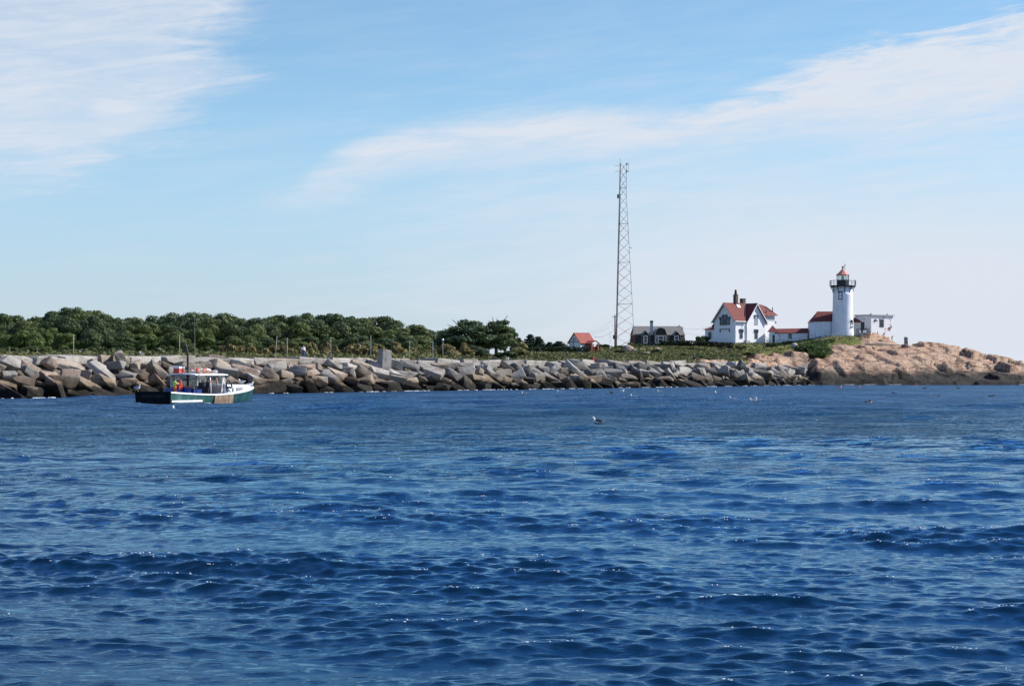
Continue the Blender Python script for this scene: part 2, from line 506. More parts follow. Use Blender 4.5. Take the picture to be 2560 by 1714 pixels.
# ------------------------------------------------------------------ sea
def build_sea():
    rows = [1.2, 2.5, 4, 5.5, 7, 8.5, 10, 11.3]
    y = 12.4
    while y < 11000:
        rows.append(y)
        y += max(0.024, y * y / 12150 * 1.15)
        if y > 420: y += y * .06
    r = np.array(rows)
    d = np.arange(-21.5, 21.5001, 0.05)
    side = np.arange(24.5, 336, 4.0)
    ang = np.concatenate([d, side])
    ang = np.sort(np.where(ang > 180, ang - 360, ang)); na = len(ang)
    a = np.radians(ang)
    RR, AA = np.meshgrid(r, a, indexing='ij')
    X, Y = RR * np.sin(AA), RR * np.cos(AA)
    dr = np.gradient(r)[:, None]
    dx = np.where(np.abs(ang) < 21.6, .05, 4.0)[None, :] * (math.pi / 180) * RR
    sp = np.maximum(dr, dx)
    rng = np.random.default_rng(11)
    Z = np.zeros_like(X); DX = np.zeros_like(X); DY = np.zeros_like(X)
    # a patchy gust pattern keeps the chop from looking even
    gust = 0.78 + 0.22 * np.sin(X * .043 + 1.3 * np.sin(Y * .031)) * np.sin(Y * .055 + .9 * np.sin(X * .027) + 1.1)
    n = 190
    lam = np.exp(np.linspace(math.log(0.16), math.log(12), n)) * rng.uniform(.93, 1.07, n)
    main = R(-98)
    env = None
    for i in range(n - 1, -1, -1):
        l = lam[i]
        if env is None and l < 1.7:            # short waves ride steeper on the crests and lee faces of the long ones
            e_ = Z / (Z[:, :900].std() + 1e-6)
            Zl = Z.copy()
            env = np.clip(0.86 + 0.26 * e_ + 0.16 * (DX + DY) / (np.abs(DX + DY)[:, :900].std() + 1e-6), 0.5, 1.5)
        k = 2 * math.pi / l
        spread = 0.36 if l > 4 else (0.38 if l > 1.2 else (0.46 if l > .45 else 0.55))
        th = main + rng.normal(0, spread)
        s = 0.046 if l < .24 else (0.050 if l < .42 else (0.034 if l < .75 else (0.021 if l < 1.4 else (0.0140 if l < 2.4 else (0.0085 if l < 4.5 else 0.0052)))))
        s *= rng.uniform(.6, 1.35) * .89
        am = s / k
        gain = 1.0 + (0.75 if .8 < l < 6 else 0.0) * sstep(RR, 17, 62) + (4.2 if l > 3.0 else 0.0) * sstep(RR, 80, 165) * (1 - sstep(RR, 420, 700))     # open water off the lee of the boat is choppier
        w = np.clip((l / sp - 1.5) / 1.5, 0, 1)
        if not (w > 0).any(): continue
        cx, cy = math.cos(th), math.sin(th)
        ph = k * (X * cx + Y * cy) + rng.uniform(0, 6.283)
        g = gust * env if env is not None else 1.0
        c_, s_ = np.cos(ph) * (am * w * g * gain), np.sin(ph) * (am * w * g * gain)
        Z += c_
        q = 0.85 if l > 1 else 0.5
        DX -= s_ * cx * q; DY -= s_ * cy * q
    near = sstep(RR, 2, 7)
    V = np.stack([X + DX * near, Y + DY * near, Z * near], -1).reshape(-1, 3)
    nr = len(r)
    idx = np.arange(nr * na).reshape(nr, na)
    j2 = np.roll(np.arange(na), -1)
    Q = np.stack([idx[:-1, :], idx[:-1][:, j2], idx[1:][:, j2], idx[1:, :]], -1).reshape(-1, 4)
    me = np_mesh('sea', V, Q)
    bmh = bmesh.new(); bmh.from_mesh(me)
    bmh.verts.ensure_lookup_table()
    bmh.faces.new([bmh.verts[i] for i in range(na)][::-1])
    bmh.to_mesh(me); bmh.free()
    me.polygons.foreach_set('use_smooth', np.ones(len(me.polygons), bool))
    m = bpy.data.materials.new('sea_water')
    N, L, b = nodes_of(m)
    N.remove(b)
    b = N.new('ShaderNodeBsdfGlossy'); b.inputs['Color'].default_value = (0.60, 0.86, 1.0, 1)
    body = N.new('ShaderNodeBsdfDiffuse'); body.inputs['Color'].default_value = (0.0011, 0.0135, 0.035, 1)
    frn = N.new('ShaderNodeFresnel'); frn.inputs['IOR'].default_value = 1.34
    mxs = N.new('ShaderNodeMixShader')
    L.new(frn.outputs[0], mxs.inputs[0]); L.new(body.outputs[0], mxs.inputs[1]); L.new(b.outputs[0], mxs.inputs[2])
    L.new(mxs.outputs[0], N['Material Output'].inputs[0])
    g = N.new('ShaderNodeNewGeometry')

    def nz(scale, detail, st, rough=.6, dist=0.0):
        mp = N.new('ShaderNodeMapping'); mp.inputs['Scale'].default_value = st
        mp.inputs['Rotation'].default_value = (0, 0, R(9))
        L.new(g.outputs['Position'], mp.inputs[0])
        n_ = N.new('ShaderNodeTexNoise'); n_.inputs['Scale'].default_value = scale; n_.inputs['Detail'].default_value = detail
        n_.inputs['Roughness'].default_value = rough; n_.inputs['Distortion'].default_value = dist
        L.new(mp.outputs[0], n_.inputs['Vector'])
        return n_.outputs[0]

    def mr(v, a0, a1, b0, b1):
        n_ = N.new('ShaderNodeMapRange'); n_.interpolation_type = 'SMOOTHSTEP'
        L.new(v, n_.inputs[0])
        for i_, x in enumerate((a0, a1, b0, b1)): n_.inputs[i_ + 1].default_value = x
        return n_.outputs[0]

    def mul(a_, b_):
        n_ = N.new('ShaderNodeMath'); n_.operation = 'MULTIPLY'
        for i_, x in enumerate((a_, b_)):
            if isinstance(x, (int, float)): n_.inputs[i_].default_value = x
            else: L.new(x, n_.inputs[i_])
        return n_.outputs[0]
    sep = N.new('ShaderNodeSeparateXYZ'); L.new(g.outputs['Position'], sep.inputs[0])
    # ripples too small for the mesh up close; chop too far off for the mesh beyond
    far = mr(sep.outputs[1], 18, 110, 0.12, 1.0)
    slick = nz(0.030, 3, (0.35, 1.0, 1), .5, .6)
    # a calmer streak of water lies off the ledge, where the breakwater takes the wind
    sx_ = mr(sep.outputs[0], -4, 9, 0.0, 1.0)
    sy_ = mul(mr(sep.outputs[1], 52, 66, 0.0, 1.0), mr(sep.outputs[1], 88, 125, 1.0, 0.0))
    calm = mul(mul(sx_, sy_), mr(slick, .40, .56, 0.25, 1.0))
    sl0 = mr(slick, .48, .62, 1.0, 0.55)
    inv_ = N.new('ShaderNodeMath'); inv_.operation = 'MULTIPLY_ADD'; L.new(calm, inv_.inputs[0]); inv_.inputs[1].default_value = -0.72; inv_.inputs[2].default_value = 1.0
    sl = mul(sl0, inv_.outputs[0])
    fine = nz(5.0, 6, (.6, 1.3, 1), .72, .4)
    chop = nz(0.95, 5, (0.6, 1.15, 1), .62, .3)
    streak = nz(.085, 6, (.30, 1.0, 1), .66, .5)
    gm = mr(streak, .36, .64, .30, 1.45)
    swl = nz(.22, 6, (.33, 1.0, 1), .6, .3)
    b1 = N.new('ShaderNodeBump'); L.new(fine, b1.inputs['Height']); b1.inputs['Distance'].default_value = 0.02
    L.new(mul(sl, 0.75), b1.inputs['Strength'])
    b2 = N.new('ShaderNodeBump'); L.new(chop, b2.inputs['Height']); b2.inputs['Distance'].default_value = 0.8
    L.new(mul(mul(mul(far, sl), gm), 0.9), b2.inputs['Strength']); L.new(b1.outputs[0], b2.inputs['Normal'])
    b3 = N.new('ShaderNodeBump'); L.new(swl, b3.inputs['Height']); b3.inputs['Distance'].default_value = 2.6
    L.new(mul(mr(sep.outputs[1], 28, 100, 0.0, 1.0), 0.9), b3.inputs['Strength']); L.new(b2.outputs[0], b3.inputs['Normal'])
    L.new(b3.outputs[0], b.inputs['Normal']); L.new(b3.outputs[0], frn.inputs['Normal'])
    rr_ = mul(mr(sep.outputs[1], 14, 190, .035, .30), inv_.outputs[0]); L.new(rr_, b.inputs['Roughness'])
    # white specks added on the steepest wavelets to stand for sun glints
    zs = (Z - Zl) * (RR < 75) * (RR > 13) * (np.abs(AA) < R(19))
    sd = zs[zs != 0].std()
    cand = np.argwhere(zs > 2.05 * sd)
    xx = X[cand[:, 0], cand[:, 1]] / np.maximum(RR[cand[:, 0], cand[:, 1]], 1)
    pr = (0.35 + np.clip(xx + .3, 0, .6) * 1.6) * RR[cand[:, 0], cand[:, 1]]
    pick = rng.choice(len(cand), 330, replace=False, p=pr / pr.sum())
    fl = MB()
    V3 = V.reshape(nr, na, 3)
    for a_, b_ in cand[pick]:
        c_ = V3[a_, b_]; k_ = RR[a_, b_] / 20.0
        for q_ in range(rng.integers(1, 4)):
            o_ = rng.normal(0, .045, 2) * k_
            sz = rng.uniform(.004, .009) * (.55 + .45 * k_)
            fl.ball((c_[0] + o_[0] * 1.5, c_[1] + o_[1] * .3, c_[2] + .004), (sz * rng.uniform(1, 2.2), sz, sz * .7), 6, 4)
    tag(fl.build('glint_specks', M('glint_white', (.8, .82, .84), (.86, .87, .88), 9, .5), None), 'tiny white specks put in as sun glints on the nearer wavelets', kind='stuff')
    tag(link('sea', me, None, m), 'choppy deep blue sea with small sparkling wavelets', kind='structure')


build_sea()


# ------------------------------------------------------------------ land and granite
def grid_mesh(name, xs, ys, fz, smooth=True):
    X, Y = np.meshgrid(xs, ys)
    Z = fz(X, Y)
    V = np.stack([X, Y, Z], -1).reshape(-1, 3)
    ny, nx = X.shape
    i = np.arange(nx * ny).reshape(ny, nx)
    Q = np.stack([i[:-1, :-1], i[:-1, 1:], i[1:, 1:], i[1:, :-1]], -1).reshape(-1, 4)
    me = np_mesh(name, V, Q)
    if smooth: me.polygons.foreach_set('use_smooth', np.ones(len(me.polygons), bool))
    return me


def land_z(X, Y):
    Z = ground(X, Y)
    n = np.array([noise.fractal((x * .12, y * .12, 1.0), .8, 2.0, 4) for x, y in zip(X.ravel(), Y.ravel())]).reshape(X.shape)
    return Z + n * .22 - 2.2 * sstep(rock_mask(X, Y), .25, .8)


m_land = bpy.data.materials.new('turf')
N, L, b = nodes_of(m_land)
b.inputs['Roughness'].default_value = .9
b.inputs['Specular IOR Level'].default_value = .15
g_ = N.new('ShaderNodeNewGeometry')
n1 = N.new('ShaderNodeTexNoise'); n1.inputs['Scale'].default_value = .22; n1.inputs['Detail'].default_value = 7; n1.inputs['Roughness'].default_value = .7
n2 = N.new('ShaderNodeTexNoise'); n2.inputs['Scale'].default_value = 3.2; n2.inputs['Detail'].default_value = 4
L.new(g_.outputs['Position'], n1.inputs['Vector']); L.new(g_.outputs['Position'], n2.inputs['Vector'])
rp = N.new('ShaderNodeValToRGB')
for i, (p, c) in enumerate([(.34, (.06, .082, .022)), (.50, (.12, .135, .038)), (.60, (.19, .17, .06)), (.70, (.21, .165, .09))]):
    e = rp.color_ramp.elements[i] if i < 2 else rp.color_ramp.elements.new(p)
    e.position = p; e.color = (*c, 1)
L.new(n1.outputs[0], rp.inputs[0])
bp = N.new('ShaderNodeBump'); bp.inputs['Distance'].default_value = .3; L.new(n2.outputs[0], bp.inputs['Height']); L.new(bp.outputs[0], b.inputs['Normal'])
L.new(rp.outputs[0], b.inputs['Base Color'])

xs = np.concatenate([np.arange(-260, -110, 8.0), np.arange(-110, 200, 2.2), np.arange(200, 420, 12.0)])
ys = np.concatenate([np.arange(150, 470, 2.2), np.arange(470, 700, 10.0)])
tag(link('land', grid_mesh('land', xs, ys, land_z), None, m_land), 'grassy headland rising behind the breakwater', kind='structure')


def granite(name, tide=True):
    """Fractured pink-buff granite; black algae and brown weed below the splash line, whose edge wanders."""
    m = bpy.data.materials.new(name)
    N, L, b = nodes_of(m)
    b.inputs['Roughness'].default_value = .82
    b.inputs['Specular IOR Level'].default_value = .3
    g = N.new('ShaderNodeNewGeometry')

    def nz(scale, detail, rough=.6, st=(1, 1, 1), dist=0.0, rot=(0, 0, 0)):
        mp = N.new('ShaderNodeMapping'); mp.inputs['Scale'].default_value = st; mp.inputs['Rotation'].default_value = rot
        L.new(g.outputs['Position'], mp.inputs[0])
        n_ = N.new('ShaderNodeTexNoise'); n_.inputs['Scale'].default_value = scale; n_.inputs['Detail'].default_value = detail
        n_.inputs['Roughness'].default_value = rough; n_.inputs['Distortion'].default_value = dist
        L.new(mp.outputs[0], n_.inputs['Vector'])
        return n_.outputs[0]

    def ramp(v, pts):
        r_ = N.new('ShaderNodeValToRGB')
        for i, (p, c) in enumerate(pts):
            e = r_.color_ramp.elements[i] if i < 2 else r_.color_ramp.elements.new(p)
            e.position = p; e.color = (*c, 1)
        L.new(v, r_.inputs[0])
        return r_.outputs[0]

    def mixc(f, a, c, mode='MIX'):
        n_ = N.new('ShaderNodeMix'); n_.data_type = 'RGBA'; n_.blend_type = mode
        for i_, x in ((0, f), (6, a), (7, c)):
            if isinstance(x, (int, float)): n_.inputs[i_].default_value = x
            elif isinstance(x, tuple): n_.inputs[i_].default_value = (*x, 1)
            else: L.new(x, n_.inputs[i_])
        return n_.outputs[2]
    big = nz(.35, 5, .6)
    base = ramp(big, [(.32, (.25, .14, .09)), (.44, (.37, .235, .155)), (.55, (.43, .31, .215)), (.68, (.33, .19, .125))])
    fine = nz(2.6, 6, .7)
    base = mixc(.55, base, ramp(fine, [(.3, (.50, .44, .40)), (.6, (1.05, 1.05, 1.05)), (.75, (1.22, 1.2, 1.18))]), 'MULTIPLY')
    # joints: dark seams along two directions
    seam = (1.0, 1.0, 1.0)
    for rot, sc_ in ((R(24), (.30, 1.1, 1.3)), (R(-58), (.22, .8, 1.0))):
        mp = N.new('ShaderNodeMapping'); mp.inputs['Scale'].default_value = sc_; mp.inputs['Rotation'].default_value = (0, 0, rot)
        L.new(g.outputs['Position'], mp.inputs[0])
        vo = N.new('ShaderNodeTexVoronoi'); vo.feature = 'DISTANCE_TO_EDGE'; vo.inputs['Scale'].default_value = .55
        ad = N.new('ShaderNodeMix'); ad.data_type = 'VECTOR'; ad.inputs[0].default_value = .22
        nn = N.new('ShaderNodeTexNoise'); nn.inputs['Scale'].default_value = .9; nn.inputs['Detail'].default_value = 4
        L.new(mp.outputs[0], nn.inputs['Vector'])
        L.new(mp.outputs[0], ad.inputs[4]); L.new(nn.outputs['Color'], ad.inputs[5])
        L.new(ad.outputs[1], vo.inputs['Vector'])
        sm_ = ramp(vo.outputs[0], [(.0, (.13, .09, .075)), (.04, (1, 1, 1))])
        base = mixc(.8, base, sm_, 'MULTIPLY'); seam = mixc(1.0, seam, sm_, 'MULTIPLY')
    out = base
    sep = N.new('ShaderNodeSeparateXYZ'); L.new(g.outputs['Position'], sep.inputs[0])
    tn = nz(.22, 6, .6)
    hz = N.new('ShaderNodeMath'); hz.operation = 'MULTIPLY_ADD'; L.new(tn, hz.inputs[0]); hz.inputs[1].default_value = 4.6; hz.inputs[2].default_value = .75
    df = N.new('ShaderNodeMath'); df.operation = 'SUBTRACT'; L.new(sep.outputs[2], df.inputs[0]); L.new(hz.outputs[0], df.inputs[1])
    mk = N.new('ShaderNodeMapRange'); mk.interpolation_type = 'SMOOTHSTEP'; L.new(df.outputs[0], mk.inputs[0]); mk.inputs[1].default_value = -.9; mk.inputs[2].default_value = .7
    weed = ramp(nz(1.1, 6, .7), [(.33, (.005, .005, .0045)), (.50, (.016, .014, .011)), (.62, (.036, .029, .019)), (.72, (.066, .046, .024))])
    weed = mixc(.75, weed, seam, 'MULTIPLY')
    out = mixc(mk.outputs[0], weed, base)
    L.new(out, b.inputs['Base Color'])
    bp = N.new('ShaderNodeBump'); bp.inputs['Distance'].default_value = .22
    L.new(nz(1.5, 9, .68), bp.inputs['Height']); L.new(bp.outputs[0], b.inputs['Normal'])
    return m


m_granite = granite('pink_granite')


def ledge_z(X, Y):
    G = ground(X, Y)
    mk = rock_mask(X, Y)
    out = np.empty(X.size)
    for i, (x, y, g, k) in enumerate(zip(X.ravel(), Y.ravel(), G.ravel(), mk.ravel())):
        if k < .02:
            out[i] = g - 1.5; continue
        # jointed blocks: two sizes of stepped cells, elongated along the strike
        h = 0.0
        wx = x + noise.noise((x * .25, y * .25, 2.)) * .6; wy = y + noise.noise((x * .25, y * .25, 9.)) * .6
        for ang, cx, cy, amp in ((24, 10.0, 3.8, .95), (-52, 5.2, 2.5, .36), (66, 2.0, 1.1, .10)):
            ca, sa = math.cos(R(ang)), math.sin(R(ang))
            u, v = (wx * ca + wy * sa) / cx, (-wx * sa + wy * ca) / cy
            iv = math.floor(v); u += (iv * .37) % 1; iu = math.floor(u)
            rr = noise.cell((iu + .5, iv + .5, ang + .5))
            r2 = noise.cell((iu + 7.5, iv + .5, ang + 3.5)); r3 = noise.cell((iu + .5, iv + 5.5, ang + 4.5))
            h += amp * ((rr - .5) + (r2 - .5) * (u - iu - .5) * 1.0 + (r3 - .5) * (v - iv - .5) * .9)
        h += noise.fractal((x * .30, y * .30, 5.), .8, 2.1, 4) * .12
        h += noise.fractal((x * .07, y * .07, 15.), .9, 2.1, 3) * .5
        wet = sstep(g, .3, 3.2)
        h *= .55 + .45 * wet
        out[i] = (g + .22 + h * .80) * k + (g - 1.5) * (1 - k)
    return out.reshape(X.shape)


xs = np.concatenate([np.arange(36, 118, .36), np.arange(118, 175, .9)])
ys = np.concatenate([np.arange(345, 414, .36), np.arange(414, 445, 1.2)])
tag(link('granite_ledge', grid_mesh('granite_ledge', xs, ys, ledge_z, False), None, m_granite), 'pink granite ledge sloping into the sea', kind='structure')

# ------------------------------------------------------------------ breakwater boulders
def stone_mat(name):
    m = bpy.data.materials.new(name)
    N, L, b = nodes_of(m)
    b.inputs['Roughness'].default_value = .85
    b.inputs['Specular IOR Level'].default_value = .25
    g = N.new('ShaderNodeNewGeometry')
    oi = N.new('ShaderNodeObjectInfo')

    def nz(scale, detail, rough=.6):
        n_ = N.new('ShaderNodeTexNoise'); n_.inputs['Scale'].default_value = scale; n_.inputs['Detail'].default_value = detail
        n_.inputs['Roughness'].default_value = rough
        L.new(g.outputs['Position'], n_.inputs['Vector'])
        return n_.outputs[0]

    def ramp(v, pts):
        r_ = N.new('ShaderNodeValToRGB')
        for i, (p, c) in enumerate(pts):
            e = r_.color_ramp.elements[i] if i < 2 else r_.color_ramp.elements.new(p)
            e.position = p; e.color = (*c, 1)
        L.new(v, r_.inputs[0])
        return r_.outputs[0]

    def mixc(f, a, c, mode='MIX'):
        n_ = N.new('ShaderNodeMix'); n_.data_type = 'RGBA'; n_.blend_type = mode
        for i_, x in ((0, f), (6, a), (7, c)):
            if isinstance(x, (int, float)): n_.inputs[i_].default_value = x
            else: L.new(x, n_.inputs[i_])
        return n_.outputs[2]
    # weathering: lichen-pale and rust-tan patches over the stone's own colour
    pat = ramp(nz(.55, 6, .65), [(.34, (.56, .50, .45)), (.47, (.92, .89, .86)), (.58, (1.08, 1.06, 1.03)), (.70, (1.0, .87, .72))])
    base = mixc(1.0, oi.outputs['Color'], pat, 'MULTIPLY')
    base = mixc(.6, base, ramp(nz(5, 5, .7), [(.3, (.6, .58, .56)), (.6, (1.1, 1.1, 1.1))]), 'MULTIPLY')
    sep = N.new('ShaderNodeSeparateXYZ'); L.new(g.outputs['Position'], sep.inputs[0])
    hz = N.new('ShaderNodeMath'); hz.operation = 'MULTIPLY_ADD'; L.new(nz(.3, 5, .6), hz.inputs[0]); hz.inputs[1].default_value = 3.4; hz.inputs[2].default_value = -0.42
    df = N.new('ShaderNodeMath'); df.operation = 'SUBTRACT'; L.new(sep.outputs[2], df.inputs[0]); L.new(hz.outputs[0], df.inputs[1])
    mk = N.new('ShaderNodeMapRange'); mk.interpolation_type = 'SMOOTHSTEP'; L.new(df.outputs[0], mk.inputs[0]); mk.inputs[1].default_value = -.25; mk.inputs[2].default_value = .25
    weed = ramp(nz(1.6, 7, .75), [(.36, (.006, .005, .004)), (.54, (.016, .013, .008)), (.70, (.055, .038, .014))])
    # a brown tide stain just above the weed
    st = N.new('ShaderNodeMapRange'); st.interpolation_type = 'SMOOTHSTEP'; L.new(df.outputs[0], st.inputs[0]); st.inputs[1].default_value = .1; st.inputs[2].default_value = 1.5
    stained = mixc(1.0, base, ramp(nz(.9, 4), [(.3, (.52, .44, .35)), (.7, (.78, .66, .52))]), 'MULTIPLY')
    dry = mixc(st.outputs[0], stained, base)
    L.new(mixc(mk.outputs[0], weed, dry), b.inputs['Base Color'])
    bp = N.new('ShaderNodeBump'); bp.inputs['Distance'].default_value = .14
    L.new(nz(2.4, 8, .66), bp.inputs['Height']); L.new(bp.outputs[0], b.inputs['Normal'])
    return m


m_stone = stone_mat('breakwater_stone')


def hull_mesh(name, pts, bev=.05, flat=True, sub=0, seed=0):
    bm_ = bmesh.new()
    for p in pts: bm_.verts.new(p)
    bmesh.ops.convex_hull(bm_, input=bm_.verts)
    loose = [v for v in bm_.verts if not v.link_faces]
    bmesh.ops.delete(bm_, geom=loose, context='VERTS')
    bmesh.ops.dissolve_limit(bm_, angle_limit=R(9), verts=bm_.verts, edges=bm_.edges)
    if bev:
        bmesh.ops.bevel(bm_, geom=list(bm_.edges), offset=bev, segments=2, profile=.6, affect='EDGES', clamp_overlap=True)
    bmesh.ops.recalc_face_normals(bm_, faces=bm_.faces)
    if sub:
        bmesh.ops.triangulate(bm_, faces=[f for f in bm_.faces if len(f.verts) > 4])
        for it in range(sub): bmesh.ops.subdivide_edges(bm_, edges=[e for e in bm_.edges if e.calc_length() > .12], cuts=1, use_grid_fill=True)
        bm_.normal_update()
        for v in bm_.verts:
            q = v.co * 2.3 + Vector((seed * 7.1, seed * 3.3, 0))
            d_ = noise.noise(q) * .028 + noise.noise(q * 3.1) * .013
            v.co += v.normal * d_
    me = bpy.data.meshes.new(name)
    bm_.to_mesh(me); bm_.free()
    return me


def boulder_pts(rg, lx=1.0, ly=1.0, lz=1.0, rough=.2):
    pts = []
    for sx in (-1, 1):
        for sy in (-1, 1):
            for sz in (-1, 1):
                p = [sx * .5 * (1 - rg.random() * rough * 1.3), sy * .5 * (1 - rg.random() * rough * 1.5), sz * .5 * (1 - rg.random() * rough * 1.7)]
                if rg.random() < .26:      # a corner broken off
                    for k in range(3):
                        q = list(p); q[k] *= rg.uniform(.25, .7); pts.append((q[0] * lx, q[1] * ly, q[2] * lz))
                else:
                    pts.append((p[0] * lx, p[1] * ly, p[2] * lz))
    return pts


_rg = random.Random(5)
BOULD = [hull_mesh('boulder', boulder_pts(_rg, 1, 1, 1, .38), .022, sub=2, seed=k) for k in range(46)]
SLABS = [hull_mesh('capstone', boulder_pts(_rg, 1, 1, 1, .13), .02, sub=2, seed=k + 50) for k in range(14)]
def round_rock(seed):
    rg = random.Random(seed); pts = []
    for i in range(60):
        v = Vector((rg.gauss(0, 1), rg.gauss(0, 1), rg.gauss(0, 1))).normalized()
        pts.append(v * .5 * rg.uniform(.86, 1.0))
    me = hull_mesh('round_rock', pts, .0)
    me.polygons.foreach_set('use_smooth', np.ones(len(me.polygons), bool))
    return me


ROUND = [round_rock(k) for k in range(5)]
BLOCK = hull_mesh('block', [(x * (.5 - .03 * (z > 0)), y * .5, z * .5 + (.06 if x < 0 and z > 0 else 0)) for x in (-1, 1) for y in (-1, 1) for z in (-1, 1)], .05)
for me in BOULD + SLABS: me.polygons.foreach_set('use_smooth', np.ones(len(me.polygons), bool))
for me in BOULD + SLABS + ROUND + [BLOCK]: me.materials.append(m_stone)

STONES = {'pale grey': (.32, .305, .28), 'tan': (.285, .245, .20), 'grey': (.215, .205, .192), 'dark grey': (.12, .118, .112), 'brown': (.165, .137, .11), 'pinkish tan': (.30, .24, .20)}
MARKS = [(-80, "the photo's left edge"), (300, 'the leaning crest boulder'), (480, "the green boat's wheelhouse"), (760, 'the walker in white'), (962, 'the upright square block'),
         (1242, "the tall spreading tree's top"), (1450, 'the small red-roofed shed'), (1563, 'the lattice mast'), (1735, 'the walker in black'), (1880, "the keeper's house"), (2107, 'the lighthouse')]
_cnt = {}


def stone_label(px, row, col, noun):
    mk = max([m for m in MARKS if m[0] <= px], default=MARKS[0])
    k = (row, mk[1]); _cnt[k] = _cnt.get(k, 0) + 1
    side = 'right of' if mk[0] > -80 else 'from'
    return f'{col} {noun} in the {row}, {ORD[_cnt[k] - 1]} {side} {mk[1]}'


def place_stone(me, loc, rot, sc_, col, label, name='boulder', group='granite boulders of the breakwater', jit=None):
    o = link(name, me.copy() if False else me)
    o.location, o.rotation_euler, o.scale = loc, rot, sc_
    c = STONES[col]; j = jit or 1.0
    o.color = (c[0] * j, c[1] * j, c[2] * j, 1)
    return tag(o, label, 'boulder', group)


def build_breakwater():
    rg = random.Random(21)
    items = []
    rows = [('waterline course', .3, .2, (3.9, 2.5, 1.75)), ('lower course', 1.7, 1.3, (3.6, 2.3, 1.6)), ('upper course', 3.1, 2.45, (3.5, 2.2, 1.55)), ('top course', 4.7, 3.35, (3.4, 2.1, 1.35))]
    for ri, (row, off, z, dim) in enumerate(rows):
        s = rg.uniform(0, 3)
        while s < BW_LEN + 3:
            k = rg.uniform(.68, 1.35)
            fr_ = s / BW_LEN; k *= .82 + .26 * fr_
            st = 2.95 * k + .82
            p, t = bw(min(s, BW_LEN) + 0, off + rg.uniform(-.45, .45))
            if s > BW_LEN: p = p + t * (s - BW_LEN)
            ang = math.atan2(t[1], t[0])
            frac = s / BW_LEN
            a = ang + rg.gauss(-.45, .5)                      # many long axes run down the slope
            rx, ry = rg.gauss(-.05, .32), rg.gauss(.28, .32)
            if row == 'top course': rx *= .8; ry *= .7
            d = [dim[0] * k * rg.uniform(.85, 1.2), dim[1] * k * rg.uniform(.8, 1.2), dim[2] * rg.uniform(.75, 1.25) * (k ** .5)]
            tanb = frac < .42
            w = rg.random()
            if tanb: col = 'tan' if w < .38 else ('pale grey' if w < .58 else ('brown' if w < .74 else ('pinkish tan' if w < .86 else 'grey')))
            else: col = 'pale grey' if w < .46 else ('grey' if w < .72 else ('tan' if w < .84 else 'dark grey'))
            items.append((row, pxof(p[0], p[1]), p, z + rg.uniform(-.25, .3), (rx, ry, a), d, col, 'boulder', BOULD))
            s += st
    s = 0
    while s < BW_LEN + 2:
        ln = rg.uniform(4.4, 7.2)
        p, t = bw(min(s + ln / 2, BW_LEN), 7.6 + rg.uniform(-.5, .3))
        ang = math.atan2(t[1], t[0])
        w = rg.random()
        items.append(('flat crest row', pxof(p[0], p[1]), p, 4.05 + rg.uniform(-.14, .14) * (1 + s / BW_LEN), (rg.gauss(0, .03), rg.gauss(0, .03), ang + rg.gauss(0, .06)), [ln - .12, 4.2, 1.15], 'pale grey' if w < .75 else 'tan', 'capstone', SLABS))
        s += ln
    items.sort(key=lambda q: (q[0], q[1]))
    for row, px, p, z, rot, d, col, noun, meshes in items:
        o = place_stone(rg.choice(meshes), (p[0], p[1], z), rot, d, col, stone_label(px, row, col, noun), noun, None if False else ('granite boulders of the breakwater' if noun == 'boulder' else 'capstones along the breakwater crest'), rg.uniform(.82, 1.15))
        if noun == 'capstone': o['category'] = 'capstone'
    # single stones the photograph shows standing out
    def special(px, Y, ztop, d, rot, col, label, me):
        x, y = XY(px, Y)
        place_stone(me, (x, y, ztop - d[2] / 2), rot, d, col, label, 'boulder')
    special(303, 207.5, 5.45, (1.3, 2.2, 2.6), (.15, -.42, .3), 'tan', 'leaning tan boulder poking up above the crest left of the boat', BOULD[3])
    special(961, 256.5, 5.8, (1.55, 1.5, 2.7), (0, .03, R(34)), 'pale grey', 'upright squared grey block standing on the breakwater crest', BLOCK)
    special(1243, 287, 5.1, (2.0, 2.0, 1.9), (.2, .5, .4), 'dark grey', 'dark pointed boulder on the crest below the tall spreading tree', BOULD[7])
    special(1853, 348, 5.3, (1.5, 1.6, 2.4), (.1, .35, .6), 'dark grey', "dark fin of rock upright on the crest below the keeper's house", BOULD[9])
    special(1432, 303, 5.0, (2.2, 2.0, 1.3), (.1, .1, .2), 'pale grey', 'pale rounded boulder on the crest below the red-roofed shed', BOULD[12])
    special(535, 231, 5.0, (2.6, 2.2, 1.6), (.1, .1, .5), 'pinkish tan', "round-topped boulder on the crest above the boat's white bow", BOULD[15])
    # packed smaller stone between and under the big ones
    V, F = [], []
    for i in range(900):
        s_ = rg.uniform(-4, BW_LEN + 4)
        u = rg.random()
        off, z = -.9 + 7.4 * u, -.75 + 4.3 * u
        p, t = bw(min(max(s_, 0), BW_LEN), off)
        p = p + t * (s_ - min(max(s_, 0), BW_LEN))
        me = rg.choice(BOULD)
        k = rg.uniform(.9, 1.9)
        mt = Matrix.Translation((p[0], p[1], z - .85)) @ Matrix.Rotation(rg.uniform(0, 6.28), 4, 'Z') @ Matrix.Rotation(rg.uniform(-.7, .7), 4, 'X') @ Matrix.Diagonal((k * 1.25, k, k * .9, 1))
        bse = len(V)
        V += [tuple(mt @ v.co) for v in me.vertices]
        F += [[bse + j for j in pl.vertices] for pl in me.polygons]
    # the fill they lie on
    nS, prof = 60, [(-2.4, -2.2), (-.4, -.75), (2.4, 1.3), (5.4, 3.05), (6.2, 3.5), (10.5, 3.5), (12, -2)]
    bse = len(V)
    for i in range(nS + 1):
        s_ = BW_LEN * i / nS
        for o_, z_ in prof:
            p, t = bw(s_, o_); V.append((p[0], p[1], z_))
